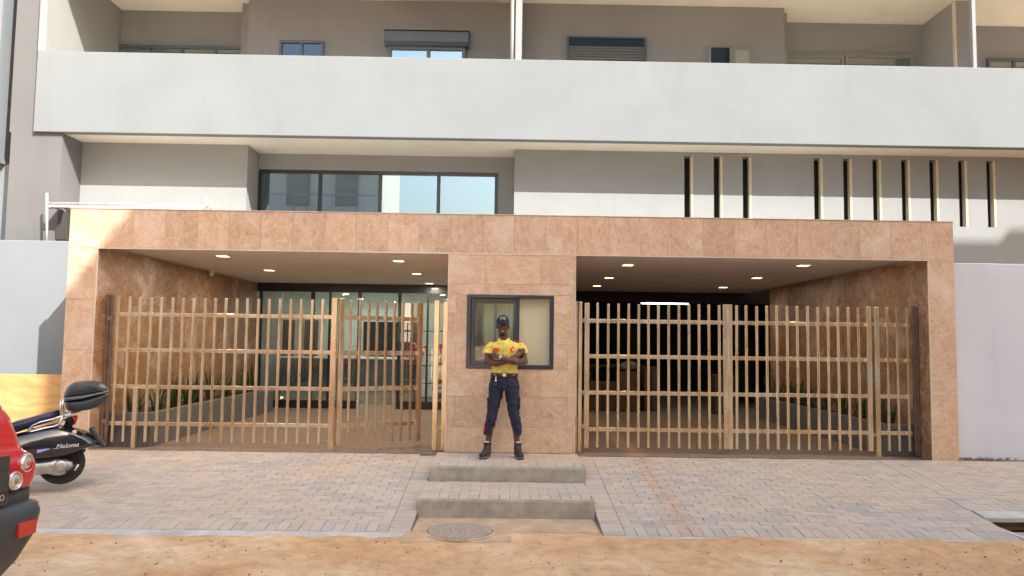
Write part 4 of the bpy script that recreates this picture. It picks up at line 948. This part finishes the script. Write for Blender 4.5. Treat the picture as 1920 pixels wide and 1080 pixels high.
q = MB(); w0, w1 = Vector(V(-.040, -.203, 1.182)), Vector(V(-.062, -.197, 1.190)); q.lathe(w0, w1-w0, [(.0305, 0), (.0325, .004), (.0325, .014), (.0305, .018)], 20); wt = q.build('watch_strap', M['silver'], person, True)
q = MB(); q.lathe(Vector(V(-.050, -.231, 1.192)), (0, -1, .15), [(.001, 0), (.016, 0), (.016, .007), (.013, .009), (.001, .009)], 16); q.build('watch_dial', M['galv'], wt, True)

# ------------------------------------------------------------------ scooter
SCY = 7.98
sc = thing('scooter', 'black motor scooter with a top box parked half behind the red car', 'scooter', (-5.2, SCY, rz(SCY)))
def zz(x, y, Y=7.9): p = at(x/4.91, 700+y/4.91, Y); return p
def zp(pts, Y=7.9): return [(zz(x, y, Y).x, zz(x, y, Y).z) for x, y in pts]
M['gloss'] = plain('glossy_black_paint', (.010, .011, .014), .12, .1, 3, 0, coat=1); M['seat'] = plain('navy_vinyl', (.02, .026, .07), .45, .2, 12, .2); M['chrome'] = plain('chrome', (.8, .8, .8), .15, .02, 3, 0, metal=1)
M['case'] = plain('textured_black_plastic', (.030, .034, .042), .38, .1, 8, .35, 120); M['rubber'] = plain('rubber', (.028, .025, .022), .8, .25, 30, .5, 90); M['alu'] = plain('cast_aluminium', (.45, .44, .43), .4, .25, 14, .4, 50, metal=.6)
M['redlens'] = plain('red_lens', (.55, .01, .01), .15, .1, 6, 0, coat=1); M['amber'] = plain('clear_lens', (.6, .55, .5), .1, .1, 20, 0, coat=1)
def profile(name, mat, pts, y0, y1, inset=.08, parent=None, Y=7.9, bev=0):
    q = MB(); q.plate(zp(pts, Y), y0, y1, inset); o = q.build(name, mat, parent or sc, True)
    return o
ys0, ys1 = 7.80, 8.16
tb = thing('top_box', 'black plastic top box mounted over the tail of the scooter', 'luggage box', (zz(730, 300).x, 7.98, zz(730, 360).z))
def rbox(name, mat, pts, y0, y1, Y, parent):      # box with generously rounded sides
    o_ = [Vector((p[0], 0, p[1])) for p in zp(pts, Y)]; c_ = sum(o_, Vector())/len(o_); ym = (y0+y1)/2; hh = (y1-y0)/2; rg = []
    for u in (-1, -.97, -.88, -.7, -.4, 0, .4, .7, .88, .97, 1):
        k = (1-abs(u)**3.2*.34) if abs(u) < 1 else .55; rg.append([Vector((c_.x+(p.x-c_.x)*k, ym+hh*u, c_.z+(p.z-c_.z)*k)) for p in o_])
    q = MB(); q.loft(rg); return q.build(name, mat, parent, True)
rbox('lid', M['case'], [(541, 238), (546, 190), (575, 130), (625, 92), (700, 80), (780, 80), (845, 95), (890, 125), (912, 160), (918, 178), (700, 222)], 7.76, 8.18, 7.82, tb)
rbox('bottom', M['case'], [(545, 262), (700, 245), (918, 188), (918, 225), (900, 280), (860, 318), (760, 350), (650, 366), (590, 362), (560, 330)], 7.77, 8.17, 7.82, tb)
rbox('seam_band', plain('grey_seam', (.12, .13, .14), .4), [(540, 222), (700, 206), (918, 166), (921, 188), (700, 244), (541, 262)], 7.755, 8.185, 7.82, tb)
tail = profile('tail_fairing', M['gloss'], [(-360, 560), (-100, 545), (180, 548), (320, 515), (430, 492), (540, 478), (640, 498), (740, 538), (830, 592), (885, 640), (890, 682), (790, 700), (700, 742), (590, 768), (450, 780), (300, 790), (60, 800), (-200, 800), (-360, 740)], ys0, ys1, .22)
for k_ in range(1):
    sw = MB(); sw.plate(zp([(330, 692), (420, 684), (440, 690), (400, 704), (335, 724)], 7.81), 7.792, 7.806, .02); sw.build('blue_swoosh', plain('silver_blue_decal', (.35, .35, .75), .3), tail)
fd = bpy.data.curves.new('script', 'FONT'); fd.body = 'Meloma'; fd.size = .062; fd.shear = .35; fd.extrude = .001
fo = bpy.data.objects.new('script', fd); COL.objects.link(fo); bpy.context.view_layer.update()
fm_ = bpy.data.meshes.new_from_object(fo); bpy.data.objects.remove(fo); fm_.materials.clear(); fm_.materials.append(M['white_plastic'])
lt = bpy.data.objects.new('lettering', fm_); COL.objects.link(lt); p0 = zz(470, 692, 7.79); lt.rotation_euler = (math.pi/2, math.radians(-4), 0); lt.location = (p0.x, 7.792, p0.z); child(lt, tail)
q = MB(); q.tube([(zz(450, 690, 7.79).x, 7.794, zz(450, 690, 7.79).z), (zz(560, 686, 7.79).x, 7.794, zz(560, 686, 7.79).z+.0)], .0018, 5); q.tube([(zz(590, 676, 7.79).x, 7.794, zz(590, 676, 7.79).z), (zz(636, 670, 7.79).x, 7.794, zz(636, 670, 7.79).z)], .0018, 5); q.build('script_flourish', M['white_plastic'], tail)
profile('seat', M['seat'], [(-420, 470), (-250, 440), (0, 455), (135, 470), (200, 432), (340, 396), (450, 365), (545, 340), (552, 395), (480, 445), (300, 500), (160, 548), (-100, 560), (-400, 560)], 7.85, 8.11, .25)
for y_ in (7.83, 8.13):
    q = MB(); P_ = [zz(x, y, 7.83) for x, y in ((560, 385), (470, 418), (370, 440), (310, 468), (272, 508), (255, 526), (300, 524), (400, 500), (490, 482), (520, 462), (545, 400))]; q.tube([(p.x, y_, p.z) for p in P_], .009, 8); q.build('grab_rail', M['chrome'], sc, True)
for y_ in (7.86, 8.10):
    q = MB()
    for pts in (((545, 250), (548, 330), (556, 400), (520, 480)), ((556, 385), (620, 378), (760, 345)), ((556, 400), (620, 385))):
        q.tube([(zz(x, y, 7.86).x, y_, zz(x, y, 7.86).z) for x, y in pts], .010, 8)
    q.build('luggage_carrier', M['chrome'], sc, True)
profile('rear_lamp_bracket', M['black'], [(600, 495), (625, 440), (605, 430), (650, 400), (690, 400), (700, 450), (665, 515), (625, 515)], 7.93, 8.03, .1, Y=7.95)
profile('rear_lamp', M['redlens'], [(672, 395), (700, 388), (722, 402), (716, 440), (700, 482), (682, 470), (690, 440)], 7.91, 8.05, .15, Y=7.95)
q = MB(); p0 = zz(640, 548, 7.83); q.lathe((p0.x, 7.835, p0.z), (0, -1, 0), [(.001, 0), (.023, 0), (.024, .012), (.014, .02), (.001, .022)], 16); q.build('turn_signal', M['amber'], sc, True)
q = MB(); a_, b_ = zz(822, 515, 7.95), zz(938, 690, 7.95); d_ = (b_-a_).normalized(); nrm = Vector((d_.z, 0, -d_.x))*.014
q.add([(p.x+s_*nrm.x, y_, p.z+s_*nrm.z) for y_ in (7.88, 8.08) for p, s_ in ((a_, 1), (b_, 1), (b_, -1), (a_, -1))], [(0, 1, 2, 3), (7, 6, 5, 4), (0, 4, 5, 1), (1, 5, 6, 2), (2, 6, 7, 3), (3, 7, 4, 0)])
npl = q.build('number_plate', M['case'], sc, bevel=.003); q = MB(); q.tube([(zz(840, 640, 7.9).x, 7.98, zz(840, 640, 7.9).z), (zz(905, 690, 7.9).x, 7.98, zz(905, 690, 7.9).z)], .02, 8); q.build('plate_arm', M['black'], sc, True)
q = MB(); q.tube([(zz(812, 530).x, 7.88, zz(812, 530).z), (zz(815, 512).x, 7.88, zz(815, 512).z), (zz(845, 506).x, 7.88, zz(845, 506).z)], .006, 6); q.build('wire_hook', M['black'], sc, True)
# wheels
wc = zz(603, 826, 7.98); RWR = .212
def wheel(cx, cz, Y):
    q = MB(); q.lathe((cx, Y-.055, cz), (0, 1, 0), [(.145, .012), (.165, 0), (.192, .008), (.207, .028), (RWR, .055), (.207, .082), (.192, .102), (.165, .11), (.145, .098)], 40); ty = q.build('tyre', M['rubber'], sc, True)
    q = MB(); q.lathe((cx, Y-.04, cz), (0, 1, 0), [(.148, .0), (.148, .01), (.125, .016), (.125, .064), (.148, .07), (.148, .08)], 36)
    for k in range(5):
        a = k*2*math.pi/5; M4 = Matrix.Translation((cx, Y, cz)) @ Matrix.Rotation(a, 4, 'Y'); q.box(.03, .135, -.012, .012, -.016, .016, M4)
    q.build('rim', M['rimgrey'], sc, True); q = MB(); q.lathe((cx, Y-.03, cz), (0, 1, 0), [(.045, 0), (.045, .06)], 20); q.build('hub', M['alu'], sc, True)
M['rimgrey'] = plain('grey_rim_paint', (.16, .16, .16), .35, .15, 10, .1, metal=.5)
wheel(wc.x, wc.z, 7.98)
fz = rz(7.98-.55)+RWR-.01; fxw = wc.x-1.27; wheel(fxw, fz, 7.98)
profile('engine', M['alu'], [(250, 812), (380, 808), (470, 800), (520, 785), (600, 800), (648, 822), (650, 870), (625, 905), (560, 938), (500, 936), (440, 915), (330, 925), (250, 910)], 7.84, 7.92, .18, Y=7.88)
q = MB(); p0 = zz(530, 855, 7.84)
q.lathe((p0.x, 7.845, p0.z), (0, -1, 0), [(.062, 0), (.06, .016), (.03, .024), (.001, .026)], 20); q.build('engine_cover', M['alu'], sc, True)
profile('kick_lever', M['black'], [(560, 905), (600, 880), (640, 840), (652, 850), (612, 900), (570, 925)], 7.80, 7.815, .05, Y=7.82)
profile('rear_shock', M['white_plastic'], [(640, 900), (672, 846), (688, 852), (656, 905)], 7.83, 7.86, .05, Y=7.85)
profile('under_fairing', M['black'], [(-300, 790), (300, 780), (560, 755), (600, 800), (420, 820), (200, 850), (-300, 880)], 7.86, 8.10, .1)
profile('rear_mudguard', M['black'], [(620, 735), (700, 700), (780, 700), (795, 725), (775, 745), (735, 722), (680, 745), (640, 775)], 7.94, 8.02, .05, Y=7.97)
sx0 = wc.x; sz0 = rz(7.98)
def sp(name, mat, pts, y0, y1, ins=.1): q = MB(); q.plate([(sx0+a, sz0+b) for a, b in pts], y0, y1, ins); return q.build(name, mat, sc, True)
sp('floorboard', M['gloss'], [(-.50, .22), (-.98, .24), (-.98, .30), (-.50, .34)], 7.84, 8.12); sp('leg_shield', M['gloss'], [(-.92, .24), (-1.05, .28), (-1.17, .62), (-1.13, .90), (-1.07, .90), (-1.05, .6)], 7.78, 8.18)
sp('front_mudguard', M['gloss'], [(-1.48, .36), (-1.40, .46), (-1.24, .49), (-1.08, .42), (-1.08, .38), (-1.25, .44), (-1.38, .42)], 7.92, 8.04)
q = MB(); q.tube([(sx0-1.12, 7.98, sz0+.85), (fxw, 7.98, fz)], .03, 10); q.build('fork', M['alu'], sc, True)
q = MB(); q.tube([(sx0-.98, 7.66, sz0+1.02), (sx0-1.05, 7.80, sz0+1.0), (sx0-1.09, 7.98, sz0+.98), (sx0-1.05, 8.16, sz0+1.0), (sx0-.98, 8.30, sz0+1.02)], .016, 8); q.build('handlebar', M['black'], sc, True)
sp('headlamp_cowl', M['gloss'], [(-1.18, .90), (-1.02, .90), (-1.04, 1.04), (-1.13, 1.05)], 7.88, 8.08); q = MB(); q.ell((sx0-1.17, 7.98, sz0+.96), (.03, .07, .055), 12, 8); q.build('headlamp', M['amber'], sc, True)
q = MB(); q.tube([(sx0-.45, 7.87, sz0+.25), (sx0-.40, 7.80, sz0+.0)], .012, 8); q.build('side_stand', M['black'], sc, True)
sp('lower_body', M['black'], [(-.52, .22), (-.15, .36), (-.1, .5), (-.8, .55), (-.86, .3)], 7.87, 8.09)

for o_, l_ in ((sc, Vector((-5.2, SCY, rz(SCY)))), (tb, tb.matrix_basis.translation.copy())):   # parked askew, tail towards the pillar
    pv = Vector((wc.x, 7.9, 0)); o_.matrix_basis = Matrix.Translation(pv) @ Matrix.Rotation(math.radians(25), 4, 'Z') @ Matrix.Translation(l_-pv)

# ------------------------------------------------------------------ red car at the left edge
PH = math.radians(-8); GZ = -.35
car = thing('parked_car', 'red hatchback with black cladding and twin round rear lamps cut off by the left edge', 'car', (-2.845, 3.66, GZ))
M['redpaint'] = plain('red_paint', (.60, .006, .010), .22, .06, 2, 0, coat=1); M['clad'] = plain('black_cladding', (.035, .034, .034), .45, .15, 6, .25, 150); M['bumper'] = plain('dark_grey_bumper', (.055, .062, .075), .42, .15, 5, .2, 150)
M['carglass'] = glass('car_glass', (.05, .06, .06), .06); M['tailgate'] = plain('black_tailgate_paint', (.03, .026, .022), .25, .1, 4, 0, coat=.8)
def hring(h, xr, xf, hw, rr, rf=.25, n=7):
    out = []
    for (cx, cy_, a0, r) in ((xr-rr, hw-rr, math.pi/2, rr), (xr-rr, -hw+rr, 0, rr), (xf+rf, -hw+rf, -math.pi/2, rf), (xf+rf, hw-rf, -math.pi, rf)):
        for i in range(n):
            a = a0-(math.pi/2)*i/(n-1); out.append((cx+r*math.cos(a), cy_+r*math.sin(a), h))
    return out
def cb(mb, name, mat, smooth=True, bevel=0):
    o = mb.build(name, mat, None, smooth); o.parent = car
    if bevel: b = o.modifiers.new('bevel', 'BEVEL'); b.width = bevel; b.segments = 3; b.limit_method = 'ANGLE'
    if smooth: pass
    return o
q = MB(); q.loft([hring(.795, -.035, -3.75, .80, .05), hring(.80, -.01, -3.80, .838, .075), hring(.86, .0, -3.82, .846, .07), hring(.93, .0, -3.80, .848, .07), hring(.975, -.02, -3.72, .842, .075), hring(1.0, -.055, -3.6, .822, .08), hring(1.02, -.07, -3.4, .812, .08), hring(1.09, -.085, -3.0, .80, .085, .4), hring(1.18, -.115, -2.86, .785, .09, .4), hring(1.32, -.19, -2.6, .745, .11, .4), hring(1.48, -.31, -2.35, .69, .14, .4), hring(1.60, -.48, -2.2, .60, .2, .4), hring(1.64, -.60, -2.05, .52, .2, .3)])
cb(q, 'body', M['redpaint'])
q = MB(); q.loft([hring(.55, -.04, -3.78, .82, .07), hring(.70, -.02, -3.80, .835, .07), hring(.793, -.018, -3.80, .838, .07)]); cb(q, 'cladding', M['clad'])
q = MB(); q.loft([hring(.20, -.26, -3.6, .70, .15), hring(.27, -.12, -3.8, .77, .14), hring(.40, -.03, -3.86, .815, .12), hring(.55, .035, -3.9, .85, .10), hring(.66, .045, -3.92, .862, .09), hring(.71, .03, -3.9, .855, .09), hring(.725, -.01, -3.85, .83, .09)]); cb(q, 'bumper', M['bumper'])
q = MB(); q.box(-.02, .012, -.60, .60, .735, 1.0); q.box(-.01, .004, -.602, .602, .80, .985); cb(q, 'tailgate', M['tailgate'], False, .006)
q = MB(); q.add([(-.052, -.60, 1.03), (-.052, .60, 1.03), (-.295, .54, 1.48), (-.295, -.54, 1.48), (-.10, -.60, 1.03), (-.10, .60, 1.03), (-.40, .54, 1.48), (-.40, -.54, 1.48)], [(0, 1, 2, 3), (7, 6, 5, 4), (0, 4, 5, 1), (1, 5, 6, 2), (2, 6, 7, 3), (3, 7, 4, 0)]); cb(q, 'rear_window', M['gloss'], False, .01)
for s_ in (-1, 1):
    q = MB(); q.box(-2.7, -.5, s_*.752-.006, s_*.752+.006, 1.06, 1.10); q.add([(-.45, s_*.755, 1.08), (-2.75, s_*.755, 1.08), (-2.35, s_*.675, 1.47), (-.65, s_*.675, 1.47), (-.45, s_*.74, 1.08), (-2.75, s_*.74, 1.08), (-2.35, s_*.66, 1.47), (-.65, s_*.66, 1.47)], [(0, 1, 2, 3), (7, 6, 5, 4), (0, 4, 5, 1), (1, 5, 6, 2), (2, 6, 7, 3), (3, 7, 4, 0)]); cb(q, 'side_window', M['gloss'], False)
    for h_, yl in ((1.04-.012, .775), (.915-.01, .672)):
        ax = Vector((1, s_*.35 if yl > .7 else 0, .0)).normalized(); c_ = Vector((-.048 if yl > .7 else -.012, s_*yl*(.985 if yl > .7 else 1), h_)); h_ -= .02
        c_.z = h_-.0
        if yl > .7: c_.z = .935; c_.x = -.010; c_.y = s_*.742; ax = Vector((1, s_*.12, .0)).normalized()
        else: c_.z = .852; c_.x = -.004; c_.y = s_*.652
        q = MB(); q.lathe(c_, ax, [(.052, -.02), (.052, .010), (.046, .016), (.041, .010), (.041, -.01)], 28); lo_ = cb(q, 'lamp_bezel', M['chrome'])
        q = MB(); q.lathe(c_, ax, [(.040, -.01), (.038, .006), (.024, .012), (.001, .014)], 24); l2 = cb(q, 'round_rear_lamp', M['amber'])
        q = MB(); q.lathe(c_, ax, [(.016, .010), (.014, .017), (.001, .019)], 14); cb(q, 'bulb', plain('bulb_amber', (.45, .2, .12), .3))
    q = MB(); q.box(.018, .052, *sorted((s_*.64, s_*.775)), .545, .625); cb(q, 'reflector', M['redlens'], False, .008)
    for xw in (-.72, -3.1):
        q = MB(); q.lathe((xw, s_*.84, .31), (0, -s_, 0), [(.20, 0), (.29, .0), (.31, .03), (.31, .17), (.29, .2), (.2, .2)], 32); wr = cb(q, 'wheel', M['rubber'])
        q = MB(); q.lathe((xw, s_*.835, .31), (0, -s_, 0), [(.001, .03), (.06, .02), (.18, .035), (.2, .0), (.2, .12), (.001, .12)], 24); rm = q.build('rim', M['alu'], None, True); rm.parent = car
fd = bpy.data.curves.new('letters', 'FONT'); fd.body = 'o'; fd.size = .07; fd.extrude = .002; fo = bpy.data.objects.new('l', fd); COL.objects.link(fo); bpy.context.view_layer.update()
fm_ = bpy.data.meshes.new_from_object(fo); bpy.data.objects.remove(fo); fm_.materials.clear(); fm_.materials.append(M['chrome']); lt = bpy.data.objects.new('chrome_letter', fm_); COL.objects.link(lt)
lt.rotation_euler = (math.pi/2, 0, math.pi/2); lt.location = (.014, .53, .765); lt.parent = car
car.matrix_basis = Matrix.Translation((-2.765, 3.67, GZ+.062)) @ Matrix.Rotation(PH, 4, 'Z')

# ------------------------------------------------------------------ things stored in the garage
M['card'] = plain('brown_cardboard', (.10, .05, .025), .8, .15, 5, .2); M['sack'] = plain('white_sack', (.16, .155, .15), .8, .2, 12, .4)
def carton(label, l, r, t, b, Y, d=.4):
    p0, p1 = at(l, t, Y), at(r, b, Y); z0 = -.03; t_ = thing('carton', label, 'box', ((p0.x+p1.x)/2, Y+d/2, z0))
    box('body', M['card'], t_, p0.x, p1.x, Y, Y+d, z0, p0.z, bevel=.006); box('tape', M['soil'], t_, (p0.x+p1.x)/2-.03, (p0.x+p1.x)/2+.03, Y-.002, Y-.0005, z0+.02, p0.z-.02)
carton('low brown carton under the garage table at the left', 1106, 1155, 716, 740, 16.0, .5); carton('brown carton below the white sack in the garage', 1160, 1196, 697, 740, 15.9, .45)
carton('taller brown carton standing right of the sack carton in the garage', 1208, 1236, 688, 740, 16.1, .4); carton('brown carton behind the centre stiles of the double gate', 1340, 1377, 703, 745, 15.6, .4)
bundle('white_sack', 'crumpled white sack on the carton in the garage', 'sack', at(1180, 690, 16.1).x, 16.12, at(1160, 697, 15.9).z-.01, .2, M['sack'])
t_ = thing('workbench', 'dark workbench against the left side of the garage', 'table', (2.1, 16.6, 0)); p0, p1 = at(1104, 684, 16.4), at(1160, 700, 16.4)
box('top', M['garage'], t_, p0.x, p1.x+.6, 16.45, 17.1, p0.z-.05, p0.z)
for x in (p0.x+.02, p1.x+.53): box('leg', M['garage'], t_, x, x+.05, 16.5, 16.55, -.03, p0.z-.051)
